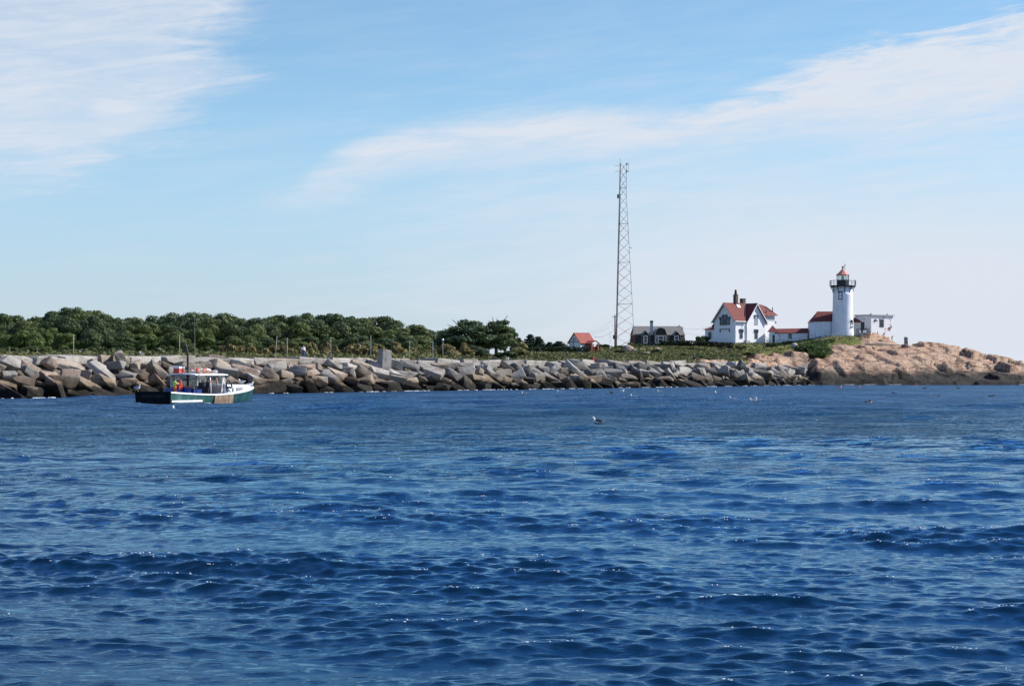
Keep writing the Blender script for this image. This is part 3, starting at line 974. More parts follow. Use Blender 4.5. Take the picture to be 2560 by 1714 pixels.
    m_ = len(prof)
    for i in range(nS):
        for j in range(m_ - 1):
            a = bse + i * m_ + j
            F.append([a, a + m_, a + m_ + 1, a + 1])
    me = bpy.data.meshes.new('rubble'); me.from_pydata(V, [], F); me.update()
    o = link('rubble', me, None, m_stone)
    o.color = (.11, .10, .085, 1)  # shade between the boulders put into the fill's darker colour
    tag(o, 'packed small stone filling the gaps of the breakwater', kind='stuff')


build_breakwater()

# ------------------------------------------------------------------ trees, shrubs and ground cover
def leaf_quads(c, nrm, size, rng, curl=.35, jit=.55):
    """Bent leaf-clump quads at points c facing nrm."""
    n = len(c)
    nrm = nrm + rng.normal(0, jit, (n, 3))
    nrm /= np.linalg.norm(nrm, axis=1)[:, None] + 1e-9
    t = np.cross(nrm, rng.normal(0, 1, (n, 3))); t /= np.linalg.norm(t, axis=1)[:, None] + 1e-9
    bt = np.cross(nrm, t)
    s = (size * rng.uniform(.55, 1.35, n))[:, None]
    asp = rng.uniform(.45, .9, n)[:, None]
    v = np.stack([c - t * s - bt * s * asp * .4, c + bt * s * asp * -1 + nrm * s * -curl * .2, c + t * s + bt * s * asp * .3, c + bt * s * asp - nrm * s * curl], 1)
    return v.reshape(-1, 3), np.arange(4 * n).reshape(n, 4)


def crown_mesh(name, lobes, n, size, rng, up=.35):
    lob = np.array([l[:3] for l in lobes]); rad = np.array([l[3:6] for l in lobes])
    wt = (rad[:, 0] * rad[:, 2]); wt = wt / wt.sum()
    k = rng.choice(len(lobes), n, p=wt)
    d = rng.normal(0, 1, (n, 3)); d[:, 2] = d[:, 2] * .9 + up * .6
    d /= np.linalg.norm(d, axis=1)[:, None]
    rr = rng.uniform(.62, 1.06, n)[:, None]
    c = lob[k] + d * rad[k] * rr
    # drop leaves buried deep inside other lobes
    keep = np.ones(n, bool)
    for j in range(len(lobes)):
        q = (((c - lob[j]) / (rad[j] * .6)) ** 2).sum(1) < 1
        keep &= ~(q & (k != j))
    c, d = c[keep], d[keep]
    v, q = leaf_quads(c, d, np.full(len(c), size), rng, jit=.34)
    return np_mesh(name, v, q)


def trunk_mesh(name, h, r, limbs, rg, spread):
    mb = MB()
    mb.tube([(0, 0, -1.0), (.05, 0, h * .25), (.12, .05, h * .5), (.05, .1, h * .75)], [r * 1.25, r, r * .75, r * .45], 7)
    for i in range(limbs):
        a = i * 2.4 + rg.uniform(-.4, .4); z0 = h * rg.uniform(.28, .6); e = spread * rg.uniform(.55, .9)
        mb.tube([(.06, .03, z0), (math.cos(a) * e * .45, math.sin(a) * e * .45, z0 + h * .16), (math.cos(a) * e, math.sin(a) * e, z0 + h * rg.uniform(.24, .38))], [r * .55, r * .36, r * .14], 5)
    me = bpy.data.meshes.new(name); me.from_pydata(mb.v, [], mb.f); me.update()
    return me


m_oak = leaf_mat('oak_leaves', (.034, .056, .022), (.080, .114, .042), (.125, .155, .06))
m_loose = leaf_mat('locust_leaves', (.030, .052, .022), (.076, .110, .045), (.125, .14, .065))
m_pine = leaf_mat('pine_needles', (.011, .026, .017), (.024, .046, .027))
m_shrub = leaf_mat('shrub_leaves', (.030, .048, .015), (.075, .100, .029), (.125, .125, .042))
m_scrub = leaf_mat('scrub_leaves', (.075, .085, .030), (.165, .165, .06), (.23, .185, .085))
m_bark = M('bark', (.055, .045, .036), (.11, .095, .08), 2.5, .9, .05)

rngT = np.random.default_rng(4)
rgT = random.Random(9)


def oak_proto(w, h, n, base=.28):
    lobes = []
    for i in range(38):
        a = rngT.uniform(0, 6.283); q = math.sqrt(rngT.uniform(0, 1)) * .80
        top = 1 - .55 * q ** 2.2
        z = h * rngT.uniform(base + .12, 1.0) * top
        r_ = w * rngT.uniform(.09, .19)
        lobes.append((math.cos(a) * q * w * .5, math.sin(a) * q * w * .5, min(z, h - r_ * .7), r_ * 1.15, r_ * 1.15, r_ * .74))
    return crown_mesh('oak_crown', lobes, n, .225, rngT), trunk_mesh('oak_trunk', h, .32, 6, rgT, w * .42)


def open_proto(w, h, n, lean=0.0):
    """Wind-bent tree with separate foliage plates and sky between them."""
    lobes = []
    for i in range(30):
        a = i * 2.399; q = math.sqrt((i + .5) / 30)
        z = h * (.98 - .50 * q ** 1.9) * rngT.uniform(.74, 1.0)
        r_ = w * rngT.uniform(.075, .135)
        lobes.append((math.cos(a) * q * w * .45 + lean * (z / h), math.sin(a) * q * w * .45, z - r_ * .5, r_ * 1.3, r_ * 1.3, r_ * .72))
    for i in range(7):
        a = i * .9 + .3; r_ = w * rngT.uniform(.08, .12)
        lobes.append((math.cos(a) * w * .36, math.sin(a) * w * .36, h * rngT.uniform(.30, .45), r_ * 1.2, r_ * 1.2, r_ * .8))
    return crown_mesh('loose_crown', lobes, n, .27, rngT), trunk_mesh('loose_trunk', h, .34, 9, rgT, w * .44)


def pine_proto(w, h, n):
    lobes = []
    for i in range(16):
        f = i / 15
        z = h * (.25 + .72 * f); q = (1 - f) ** .75 * w * .42
        a = i * 2.2
        r_ = w * (.20 - .10 * f)
        lobes.append((math.cos(a) * q * .7, math.sin(a) * q * .7, z, r_ * 1.25, r_ * 1.25, r_ * .62))
    lobes.append((0, 0, h * .95, w * .09, w * .09, h * .08))
    return crown_mesh('pine_crown', lobes, n, .26, rngT), trunk_mesh('pine_trunk', h, .26, 5, rgT, w * .3)


def shrub_proto(w, h, n):
    lobes = []
    for i in range(12):
        a = rngT.uniform(0, 6.283); q = math.sqrt(rngT.uniform(0, 1)) * .8
        r_ = w * rngT.uniform(.13, .22)
        z = h * (1 - .5 * q * q) * rngT.uniform(.45, 1) - r_ * .5
        lobes.append((math.cos(a) * q * w * .5, math.sin(a) * q * w * .5, max(z, r_ * .4), r_, r_, min(r_ * .8, h * .4)))
    mb = MB()
    for i in range(6):
        a = i * 1.05
        mb.tube([(math.cos(a) * .1, math.sin(a) * .1, -.4), (math.cos(a) * w * .2, math.sin(a) * w * .2, h * .6)], [.05, .02], 5)
    me = bpy.data.meshes.new('shrub_stem'); me.from_pydata(mb.v, [], mb.f); me.update()
    return crown_mesh('shrub_foliage', lobes, n, .24, rngT), me


OAKS = [oak_proto(9.5, 8.5, 11500) for _ in range(6)]
OPENS = [open_proto(10, 9, 5200), open_proto(8, 9, 4600, .6), open_proto(9, 8, 4600, -.5)]
PINES = [pine_proto(5.5, 7, 2300), pine_proto(6, 6.5, 2300)]
SHRUBS = [shrub_proto(3.2, 2.4, 1500) for _ in range(4)]
for prot, mt in ((OAKS, m_oak), (OPENS, m_loose), (PINES, m_pine), (SHRUBS, m_shrub)):
    for c_, t_ in prot:
        c_.materials.append(mt); t_.materials.append(m_bark)
PDIM = {'oak': (9.5, 8.5), 'open': (9, 9), 'pine': (5.7, 6.8), 'shrub': (3.2, 2.4)}
m_of = {'oak': OAKS, 'open': OPENS, 'pine': PINES, 'shrub': SHRUBS}


def plant(kind, px, Y, top_py, wpx, label, cat='tree', group=None, tint=(1, 1, 1), variant=None, name=None, gscale=None, mat=None, sink=0.0):
    x, y = XY(px, Y)
    z0 = gz(x, y) - sink
    ztop = EYE + (HOR - top_py) / FPX * Y
    h = max(ztop - z0, .8)
    w = wpx / FPX * Y
    pw, ph = PDIM[kind]
    nm = name or {'oak': 'oak_tree', 'open': 'spreading_tree', 'pine': 'pine_tree', 'shrub': 'shrub'}[kind]
    root = thing(nm, label, cat, (x, y, z0), rgT.uniform(0, 6.28), group)
    root.scale = (w / pw, w / pw, h / ph)
    cm, tm = m_of[kind][rgT.randrange(len(m_of[kind])) if variant is None else variant]
    c = link('foliage' if kind == 'shrub' else 'crown', cm, root)
    c.color = (*tint, 1)
    if mat is not None:
        c.material_slots[0].link = 'OBJECT'; c.material_slots[0].material = mat
    link('stem' if kind == 'shrub' else 'trunk', tm, root)
    return root


SKY = [(-160, 790), (0, 787), (45, 790), (84, 798), (110, 789), (134, 781), (191, 770), (239, 778), (263, 784), (299, 794), (335, 804), (358, 789), (430, 789), (476, 778), (500, 787), (526, 782),
       (574, 790), (620, 797), (668, 791), (703, 788), (740, 787), (766, 783), (799, 790), (828, 787), (880, 789), (907, 795), (938, 789), (966, 797), (1014, 807), (1050, 814), (1086, 817), (1110, 827)]
_sx = [a for a, _ in SKY]; _sy = [b_ for _, b_ in SKY]
sky_py = lambda px: 790 + (float(np.interp(px, _sx, _sy)) - 790) * 1.15
_nb = {}


def nth(key):
    _nb[key] = _nb.get(key, 0) + 1
    return ORD[_nb[key] - 1]


def wood():
    px = -150
    tones = [((1.1, 1.1, 1.05), 'dark green'), ((1.45, 1.3, 1.0), 'olive green'), ((.88, .94, .92), 'deep green'), ((1.5, 1.45, 1.05), 'light green')]
    hide = lambda p: p < -40
    while px < 1105:
        Y = 438 + rgT.uniform(-10, 14)
        t, tn = tones[rgT.choice((0, 0, 1, 2))]
        w = rgT.uniform(84, 124)
        lab = f'{tn} round-crowned oak on the skyline of the wood, {nth("sky")} from the left'
        plant('oak', px, Y, sky_py(px) - rgT.uniform(-2, 3), w, lab, group='oaks along the skyline of the wood', tint=t)
        px += rgT.uniform(32, 45)
    px = -140
    while px < 1070:
        Y = 408 + rgT.uniform(-10, 8)
        t, tn = tones[rgT.choice((0, 1, 1, 2))]
        lab = f'{tn} oak in the middle rank of the wood, {nth("mid")} from the left'
        plant('oak', px, Y, sky_py(px) + rgT.uniform(10, 30), rgT.uniform(84, 120), lab, group='oaks in the middle rank of the wood', tint=t)
        px += rgT.uniform(34, 48)
    px = -130
    while px < 1040:
        Y = 378 + rgT.uniform(-9, 9)
        left = px < 520
        top = rgT.uniform(818, 836) if left else rgT.uniform(836, 852)
        t, tn = ((1.5, 1.5, .95), 'yellow-green') if left and rgT.random() < .6 else tones[rgT.choice((0, 1, 2))]
        lab = f'low {tn} tree in the front rank of the wood, {nth("front")} from the left'
        plant('oak', px, Y, top, rgT.uniform(66, 96), lab, group='low trees in the front rank of the wood', tint=t)
        px += rgT.uniform(44, 62) if left else rgT.uniform(46, 66)
    px = -60
    while px < 1180:
        Y = 330 + rgT.uniform(-18, 26)
        brown = px > 560
        lab = f'{"olive-brown" if brown else "green"} shrub in the scrub behind the breakwater, {nth("scrub")} from the left'
        plant('shrub', px, Y, rgT.uniform(848, 866) if brown else rgT.uniform(852, 868), rgT.uniform(46, 74), lab, 'shrub', 'shrubs behind the breakwater',
              tint=(1.25, 1.0, .95) if brown else (1.1, 1.1, 1), mat=m_scrub if brown else None)
        px += rgT.uniform(34, 50)


wood()
# trees and bushes one can name
plant('open', 1172, 372, 795, 150, 'wide wind-bent tree with open crown and bare limbs right of the wood', tint=(.95, 1, 1), variant=0)
plant('open', 1240, 377, 782, 106, 'tallest spreading tree, its ragged top standing alone against the sky', tint=(1.05, 1.1, .95), variant=1)
plant('open', 1205, 381, 798, 112, 'middle spreading tree between the wind-bent tree and the tallest one', tint=(1, 1.05, .95), variant=2)
plant('open', 1132, 384, 818, 70, 'small dark tree leaning at the right end of the wood', tint=(.85, .9, .9), variant=2)
plant('oak', 1264, 368, 832, 66, 'dense low tree at the right foot of the tallest spreading tree', tint=(1.2, 1.2, .95))
plant('oak', 1185, 352, 862, 78, 'dark low thicket tree under the spreading trees', tint=(.6, .65, .7))
plant('shrub', 1300, 352, 856, 78, 'yellowish dome-shaped bush right of the spreading trees', 'shrub', tint=(1.25, 1.15, 1.05), mat=m_scrub)
plant('shrub', 1262, 340, 874, 66, 'dark green bush below the yellowish dome-shaped bush', 'shrub', tint=(.7, .8, .8))
for px, top, w, lab in ((1296, 843, 54, 'leftmost dark pine beside the spreading trees'), (1326, 838, 60, 'round-topped dark pine, tallest of the pine clump'), (1346, 840, 56, 'pointed dark pine at the right of the clump'),
                        (1374, 854, 46, 'short dark pine left of the small red-roofed shed'), (1397, 852, 64, 'broad dark pine touching the red-roofed shed')):
    plant('pine', px, 436, top, w, lab, group='dark pines left of the shed', tint=(1, 1, 1))
for px, Y, top, w, lab, t in (
        (1503, 402, 859, 34, 'bright green bush between the shed and the white flagpole', (1, 1.1, 1)), (1516, 400, 866, 28, 'low green bush at the foot of the white flagpole', (.8, .9, .9)),
        (1548, 372, 872, 30, 'round dark bush in front of the lattice mast', (.45, .55, .6)), (1552, 396, 866, 30, 'yellow-green bush at the left foot of the mast', (1.3, 1.25, .8)),
        (1578, 418, 856, 38, "green bush against the dark cottage's left end", (.9, 1.05, .9)), (1604, 424, 857, 34, 'green bush below the left dormer of the dark cottage', (.85, 1.05, .9)),
        (1760, 404, 834, 40, "dark rounded bush beside the keeper's house porch", (.62, .78, .75)), (1491, 366, 878, 16, 'small pale bush beside the brick porch', (1.1, 1.3, 1.1)),
        (1405, 358, 884, 60, 'green thicket below the red-roofed shed', (.9, 1, .8)), (1350, 350, 881, 62, 'bright green thicket right of the yellowish bush', (1.05, 1.15, .8)),
        (2022, 391, 862, 44, 'leafy green bush on the slope below the oil house', (.85, 1.15, .8)), (2052, 391, 864, 38, 'leafy green bush in the gully beside the granite ledge', (.8, 1.1, .8)),
        (2000, 391, 864, 34, 'dark green bush at the top of the slope by the wire fence', (.6, .8, .7)),
        (1660, 368, 887, 52, 'yellow-flowered bush left of the walker in black', (1.5, 1.4, .7)), (1700, 362, 888, 50, 'green bush just left of the walker in black', (1, 1.15, .7)),
        (1625, 366, 888, 44, 'olive bush on the slope below the dark cottage', (1.1, 1.05, .8)), (1757, 362, 888, 46, 'green bush just right of the walker in black', (.9, 1.05, .75)),
        (1830, 378, 884, 60, "tall grassy bush below the keeper's house", (1.0, 1.0, .75)), (1790, 372, 892, 40, 'low dark bush on the pink rock below the house', (.8, .85, .7)),
        (1870, 381, 884, 46, 'grassy bush left of the bare granite slab', (1.05, 1.05, .75))):
    plant('shrub', px, Y, top, w, lab, 'shrub', tint=t)


def slope_bushes():
    tints = [((1.5, 1.35, .75), 'yellow-green'), ((.8, .95, .75), 'dark green'), ((1.25, 1.0, .9), 'rusty olive'), ((1.0, 1.15, .75), 'fresh green'), ((.62, .72, .66), 'dull dark green')]  # leaf tints, drawn at random for each bush
    px = 1335
    while px < 1985:
        far_ = rgT.random() < .45
        Y = float(np.interp(px, [1300, 1500, 1700, 1850, 2000], [330, 345, 365, 378, 390])) + (14 if far_ else rgT.uniform(-4, 5))
        x, y = XY(px, Y)
        if rock_mask(np.array([[x]]), np.array([[y]]))[0, 0] < .3:
            t, tn = tints[rgT.randrange(5)]
            gp = HOR - (gz(x, y) - EYE) / Y * FPX
            w = rgT.uniform(16, 40)
            plant('shrub', px, Y, gp - w * rgT.uniform(.22, .42), w, f'{tn} low bush scattered on the slope below the houses, {nth("slope")} from the left', 'shrub', 'low bushes on the slope below the houses',
                  tint=t, mat=m_scrub if rgT.random() < .4 else None)
        px += rgT.uniform(9, 24)


slope_bushes()


def hedge(name, label, pts, h, w, tint, legs=False):
    """Clipped hedge following ground points (px, Y)."""
    rng = np.random.default_rng(len(label))
    c, d = [], []
    P2 = [np.array(XY(px, Y)) for px, Y in pts]
    x0, y0 = P2[0]
    z0 = gz(x0, y0)
    root = thing(name, label, 'hedge', (x0, y0, z0))
    for a, b_ in zip(P2[:-1], P2[1:]):
        L_ = np.hypot(*(b_ - a)); n = int(L_ * 130)
        t = rng.uniform(0, 1, n)
        p = a + (b_ - a) * t[:, None]
        nr = np.array((-(b_ - a)[1], (b_ - a)[0])) / L_
        an = rng.uniform(0, 6.283, n)
        u, v = np.cos(an) * w * .5, np.sin(an) * h * .5
        lo = .42 * h if legs else 0
        gzs = ground(p[:, 0], p[:, 1])
        c.append(np.stack([p[:, 0] + nr[0] * u - x0, p[:, 1] + nr[1] * u - y0, gzs - z0 + lo + (h - lo) * .5 + v * (h - lo) / h], 1))
        d.append(np.stack([nr[0] * np.cos(an), nr[1] * np.cos(an), np.sin(an)], 1))
        for k in range(int(L_ / 2.6) + 1):
            q = a + (b_ - a) * min(1, k * 2.6 / L_); gq = gz(*q)
            MB().tube([(q[0] - x0, q[1] - y0, gq - z0 - .3), (q[0] - x0 + .05, q[1] - y0, gq - z0 + h * .7)], .05, 5).build('stem', m_bark, root)
    v, q = leaf_quads(np.concatenate(c), np.concatenate(d), np.full(sum(map(len, c)), .2), rng)
    o = link('foliage', np_mesh('hedge_foliage', v, q), root, m_shrub); o.color = (*tint, 1)


hedge('hedge', 'long dark clipped hedge below the red-roofed shed', [(1310, 372), (1360, 371), (1420, 370), (1474, 369)], 1.5, 1.6, (.45, .5, .5))
hedge('hedge', "dark hedge on bare stems running from the cottage to the keeper's house", [(1648, 399), (1700, 397), (1750, 393), (1795, 390), (1832, 389)], 1.7, 1.5, (.35, .38, .38), True)


def scatter(name, label, n, region, size, hgt, mat, seed, per=6):
    """Ground cover: small tufts of leaf faces over a region (px, Y box with a test)."""
    rng = np.random.default_rng(seed)
    (pa, pb), (ya, yb), test = region
    px = rng.uniform(pa, pb, n * 4); Y = rng.uniform(ya, yb, n * 4)
    X = (px - 1280) / FPX * Y
    ok = (bw_dist(X, Y) > 8.5) | (X > 64)
    X, Y, px = X[ok], Y[ok], px[ok]
    ok = test(px, Y, X)
    X, Y = X[ok][:n], Y[ok][:n]
    ok = rock_mask(X, Y) < .35
    X, Y = X[ok], Y[ok]
    Z = ground(X, Y)
    hn = np.array([noise.noise((a * .09, b_ * .09, seed)) for a, b_ in zip(X, Y)])
    hh = hgt * np.clip(.75 + hn * .9, .25, 1.6)
    m_ = len(X)
    c = np.repeat(np.stack([X, Y, Z], 1), per, 0)
    off = rng.normal(0, 1, (m_ * per, 3)) * np.array([size * 1.6, size * 1.6, 0])
    f = rng.uniform(.0, 1.0, m_ * per)
    off[:, 2] = f * np.repeat(hh, per)
    d = rng.normal(0, .6, (m_ * per, 3)); d[:, 2] += .7; d[:, 1] -= .2
    v, q = leaf_quads(c + off, d, np.full(m_ * per, size), rng)
    o = link(name, np_mesh(name, v, q), None, mat)
    o.color = (1, 1, 1, 1)
    return tag(o, label, kind='stuff')


tall = lambda px, Y, X: (px < 1160) | (bw_dist(X, Y) < 52)
scatter('undergrowth', 'mixed olive scrub and weeds behind the breakwater', 9000, ((-150, 1180), (230, 372), lambda px, Y, X: np.ones(len(px), bool)), .30, 1.7, m_scrub, 3)
scatter('undergrowth', 'green and straw weeds on the slope below the houses', 8500, ((1150, 2080), (285, 392), lambda px, Y, X: (Y < 388 - np.clip(1700 - px, 0, 400) * .05)), .20, .75, m_scrub, 5)
m_grass = leaf_mat('meadow_grass', (.065, .085, .022), (.135, .14, .042), (.20, .17, .068))
scatter('grass', 'short grass around the buildings and on the knoll', 9000, ((1280, 2180), (360, 425), lambda px, Y, X: np.ones(len(px), bool)), .16, .22, m_grass, 8, 4)
scatter('undergrowth', 'lush green scrub filling the slope left of the granite ledge', 1500, ((1996, 2085), (386, 398), lambda px, Y, X: Y < 397), .20, .85, leaf_mat('lush_leaves', (.045, .075, .020), (.105, .145, .040), (.16, .18, .06)), 13)

# ------------------------------------------------------------------ buildings
m_white = M('white_clapboard', (.74, .75, .76), (.82, .825, .83), 1.6, .6, .012, 9, stretch=(1, 1, 6))
m_whitew = M('whitewashed_masonry', (.68, .69, .70), (.80, .805, .81), 1.2, .7, .02, 6, stretch=(1, 1, .35))
m_trimw = M('white_trim', (.74, .75, .76), (.82, .825, .83), 2, .5)
m_red = M('red_roof', (.125, .025, .021), (.18, .040, .032), 2.2, .85, .02, 9, stretch=(1, 1, 3))
m_redl = M('sunbleached_red', (.40, .125, .10), (.50, .18, .145), 2, .6)
m_navy = M('dark_blue_trim', (.022, .035, .055), (.035, .052, .08), 3, .6)
m_glass = M('window_glass', (.02, .026, .034), (.035, .045, .06), .6, .08)
m_black = M('black_iron', (.010, .012, .015), (.022, .024, .028), 5, .5)
m_brick = M('dark_brick', (.07, .04, .034), (.13, .07, .055), 6, .9, .02)
m_brickr = M('red_brick', (.19, .05, .035), (.27, .085, .06), 7, .9, .015)
m_shingle = M('grey_shingle', (.13, .125, .115), (.20, .195, .18), 3, .9, .03, 8, stretch=(1, 1, 3))
m_dshing = M('dark_brown_shingle', (.028, .023, .020), (.06, .05, .042), 4, .9, .03, 9, stretch=(1, 1, 4))
m_slate = M('dark_blue_boards', (.03, .04, .055), (.05, .062, .08), 3, .8)
m_conc = M('pale_concrete', (.34, .34, .33), (.45, .45, .44), 3, .9, .02)
m_peel = bpy.data.materials.new('peeling_whitewash')
N, L, b = nodes_of(m_peel)
b.inputs['Roughness'].default_value = .85
tc_ = N.new('ShaderNodeTexCoord')
pz = N.new('ShaderNodeTexNoise'); pz.inputs['Scale'].default_value = .75; pz.inputs['Detail'].default_value = 5; pz.inputs['Roughness'].default_value = .6; pz.inputs['Distortion'].default_value = .8
L.new(tc_.outputs['Object'], pz.inputs['Vector'])
rp = N.new('ShaderNodeValToRGB')
rp.color_ramp.elements[0].position = .598; rp.color_ramp.elements[0].color = (.66, .66, .67, 1)
rp.color_ramp.elements[1].position = .625; rp.color_ramp.elements[1].color = (.17, .10, .08, 1)
L.new(pz.outputs[0], rp.inputs[0]); L.new(rp.outputs[0], b.inputs['Base Color'])
m_post = M('weathered_post', (.22, .21, .20), (.32, .31, .30), 3, .9, stretch=(6, 6, .6))
m_dpost = M('dark_post', (.05, .045, .04), (.09, .08, .07), 3, .9)
m_wire = M('wire', (.06, .06, .06), (.09, .09, .09), 3, .6)


def window(root, o, u, n, xc, z0, w, h, frame, fw=.09, bars=(1, 1), hood=None, name='window', pane=None):
    """A window on a wall frame: frame with sash bars, a pane behind them and, where seen, a hood and sill."""
    mb = MB(); x0, x1, z1 = xc - w / 2, xc + w / 2, z0 + h
    mb.wbox(o, u, n, x0, x0 + fw, z0, z1, 0, .07); mb.wbox(o, u, n, x1 - fw, x1, z0, z1, 0, .07)
    mb.wbox(o, u, n, x0 + fw, x1 - fw, z1 - fw, z1, 0, .069); mb.wbox(o, u, n, x0 + fw, x1 - fw, z0, z0 + fw, 0, .069)
    for i in range(bars[0]):
        zz = z0 + h * (i + 1) / (bars[0] + 1); mb.wbox(o, u, n, x0 + fw, x1 - fw, zz - .03, zz + .03, 0, .055)
    for i in range(bars[1]):
        xx = x0 + w * (i + 1) / (bars[1] + 1); mb.wbox(o, u, n, xx - .02, xx + .02, z0 + fw, z1 - fw, 0, .05)
    f = mb.build(name, frame, root)
    MB().wbox(o, u, n, x0 + fw * .5, x1 - fw * .5, z0 + fw * .5, z1 - fw * .5, -.02, .03).build('pane', pane or m_glass, f)
    if hood:
        hb = MB()
        hb.wbox(o, u, n, x0 - .16, x1 + .16, z1 + .01, z1 + .16, 0, .16)
        for xx in (x0 - .16, x1 + .03): hb.wbox(o, u, n, xx, xx + .13, z1 - hood, z1 + .008, 0, .13)
        hb.build('hood', m_navy, f)
    return f


def gable_body(mb, x0, x1, y0, y1, z0, ze, zr, axis='x', yr=None):
    """Walls of a gabled block; the ridge runs along axis."""
    if axis == 'x':
        m_ = (y0 + y1) / 2 if yr is None else yr
        mb.prism([(x0, y0, z0), (x0, y1, z0), (x0, y1, ze), (x0, m_, zr), (x0, y0, ze)], (x1 - x0, 0, 0))
    else:
        m_ = (x0 + x1) / 2 if yr is None else yr
        mb.prism([(x0, y0, z0), (x1, y0, z0), (x1, y0, ze), (m_, y0, zr), (x0, y0, ze)], (0, y1 - y0, 0))


def slope(mb, a, b_, c, d, th=.16):
    mb.slab([a, b_, c, d], th)


def keepers_house():
    a = R(40)
    x, y = XY(1838.8, 404)
    z = EYE + (HOR - 857.2) / FPX * 404
    t = thing('keepers_house', 'white gabled lighthouse keeper house with red roofs and dark window hoods', 'house', (x, y, z), a)
    W_, Ln, E_, RZ = 6.6, 9.6, 5.15, 9.0
    mb = MB()
    gable_body(mb, 0, Ln, 0, W_, .0, E_, RZ)
    gable_body(mb, 3.47, Ln + .05, -.22, 3.0, .02, E_ + .02, RZ - .05, 'y')
    gable_body(mb, 1.4, 5.5, 3.3, 7.4, .04, 4.7, 8.6, 'x', 3.9)
    mb.build('wall', m_white, t)
    MB().box((Ln / 2 - .0, W_ / 2 + .4, -.7), (Ln - .12, W_ + .6, 1.39)).build('foundation', m_conc, t)
    sk = MB()
    sk.wbox((0, 0, 0), (0, 1, 0), (-1, 0, 0), -.02, W_, -.55, .02, .02, .06)
    sk.wbox((0, 0, 0), (1, 0, 0), (0, -1, 0), -.04, Ln, -.02, .10, .23, .27)
    sk.build('skirt_board', m_navy, t)
    rf = MB(); o_ = .46
    k = (RZ - E_) / (W_ / 2)
    slope(rf, (-.55, -o_, E_ - k * o_ + .18), (3.15, -o_, E_ - k * o_ + .18), (6.7, W_ / 2, RZ + .18), (-.55, W_ / 2, RZ + .18), .2)
    slope(rf, (-.55, W_ / 2, RZ + .18), (Ln + .1, W_ / 2, RZ + .18), (Ln + .1, W_ + o_, E_ - k * o_ + .18), (-.55, W_ + o_, E_ - k * o_ + .18), .2)
    roof = rf.build('roof', m_red, t)
    cg = MB(); xm, hw = 6.56, 3.09; kk = (RZ - .05 - E_) / hw
    slope(cg, (xm, -.68, RZ + .12), (xm, W_ / 2 - .05, RZ + .12), (xm - hw - .42, W_ / 2 - .05, E_ - kk * .42 + .12), (xm - hw - .42, -.68, E_ - kk * .42 + .12), .2)
    slope(cg, (xm, -.68, RZ + .12), (xm + hw + .42, -.68, E_ - kk * .42 + .12), (xm + hw + .42, W_ / 2 - .05, E_ - kk * .42 + .12), (xm, W_ / 2 - .05, RZ + .12), .2)
    cg.build('roof', m_red, t)
    rr = MB()
    slope(rr, (1.0, 3.9, 8.75), (5.6, 3.9, 8.75), (5.6, 8.35, 3.95), (1.0, 8.35, 3.95), .34)
    rr.build('roof', m_red, t)
    # pale rake boards along the gables
    for (p, q) in (((-.58, -.46, E_ - k * .46 + .06), (-.58, W_ / 2, RZ + .06)), ((-.58, W_ + .46, E_ - k * .46 + .06), (-.58, W_ / 2, RZ + .06)),
                   ((xm - hw - .42, -.72, E_ - kk * .42), (xm, -.72, RZ)), ((xm + hw + .42, -.72, E_ - kk * .42), (xm, -.72, RZ))):
        p, q = Vector(p), Vector(q)
        dn = Vector((0, 0, -.27))
        e = Vector((.07, 0, 0)) if abs(p.x + .58) < .01 else Vector((0, .07, 0))
        MB().prism([p, q, q + dn, p + dn], e).build('rake_board', m_trimw, t)
    MB().tube([(xm - hw - .03, -.30, E_ - .5), (xm - hw - .03, -.30, .1)], .05, 6).build('drainpipe', m_trimw, t)
    MB().tube([(3.42, .12, E_ + .4), (xm - .05, W_ / 2 - .08, RZ + .26)], .06, 5).build('valley_flashing', m_conc, t)
    MB().wbox((0, 0, 0), (1, 0, 0), (0, -1, 0), -.5, 3.0, E_ - .40, E_ - .20, .40, .47).build('gutter', m_trimw, t)
    # windows: gable end (stepped one above a blind panel), long side, cross gable
    go, gu, gn = (0, W_, 0), (0, -1, 0), (-1, 0, 0)
    st = MB(); c = 3.35
    for (xa, xb, za, zb) in ((c - 1.5, c - 1.28, 4.1, 5.75), (c + 1.28, c + 1.5, 4.1, 5.75), (c - 1.28, c + 1.28, 4.1, 4.3), (c - 1.7, c - .82, 5.75, 5.95), (c + .82, c + 1.7, 5.75, 5.95),
                             (c - .82, c - .62, 5.751, 6.45), (c + .62, c + .82, 5.751, 6.45), (c - .62, c + .62, 6.25, 6.45), (c - 1.72, c - 1.52, 5.35, 5.749), (c + 1.52, c + 1.72, 5.35, 5.749),
                             (c - .56, c - .46, 4.3, 6.25), (c + .46, c + .56, 4.3, 6.25), (c - .46, c + .46, 5.1, 5.2), (c - .06, c + .06, 4.3, 5.1)):
        st.wbox(go, gu, gn, xa, xb, za, zb, 0, .12)
    f = st.build('window', m_navy, t)
    pn = MB(); pn.wbox(go, gu, gn, c - 1.28, c + 1.28, 4.3, 5.75, -.02, .04); pn.wbox(go, gu, gn, c - .62, c + .62, 5.751, 6.25, -.02, .04)
    pn.build('pane', M('dim_pane', (.07, .08, .10), (.17, .19, .22), 1.4, .25), f)
    bl = MB(); bl.wbox(go, gu, gn, c - 1.2, c + 1.2, .95, 3.1, 0, .04)
    bf = bl.build('blind_window', m_trimw, t)
    hb = MB(); hb.wbox(go, gu, gn, c - 1.5, c + 1.5, 3.1, 3.26, 0, .18)
    for xx in (c - 1.5, c + 1.34): hb.wbox(go, gu, gn, xx, xx + .16, 2.45, 3.099, 0, .15)
    hb.build('hood', m_navy, bf)
    fo, fu, fn = (0, 0, 0), (1, 0, 0), (0, -1, 0)
    grey = M('grey_sash', (.22, .24, .27), (.30, .32, .35), 3, .6)
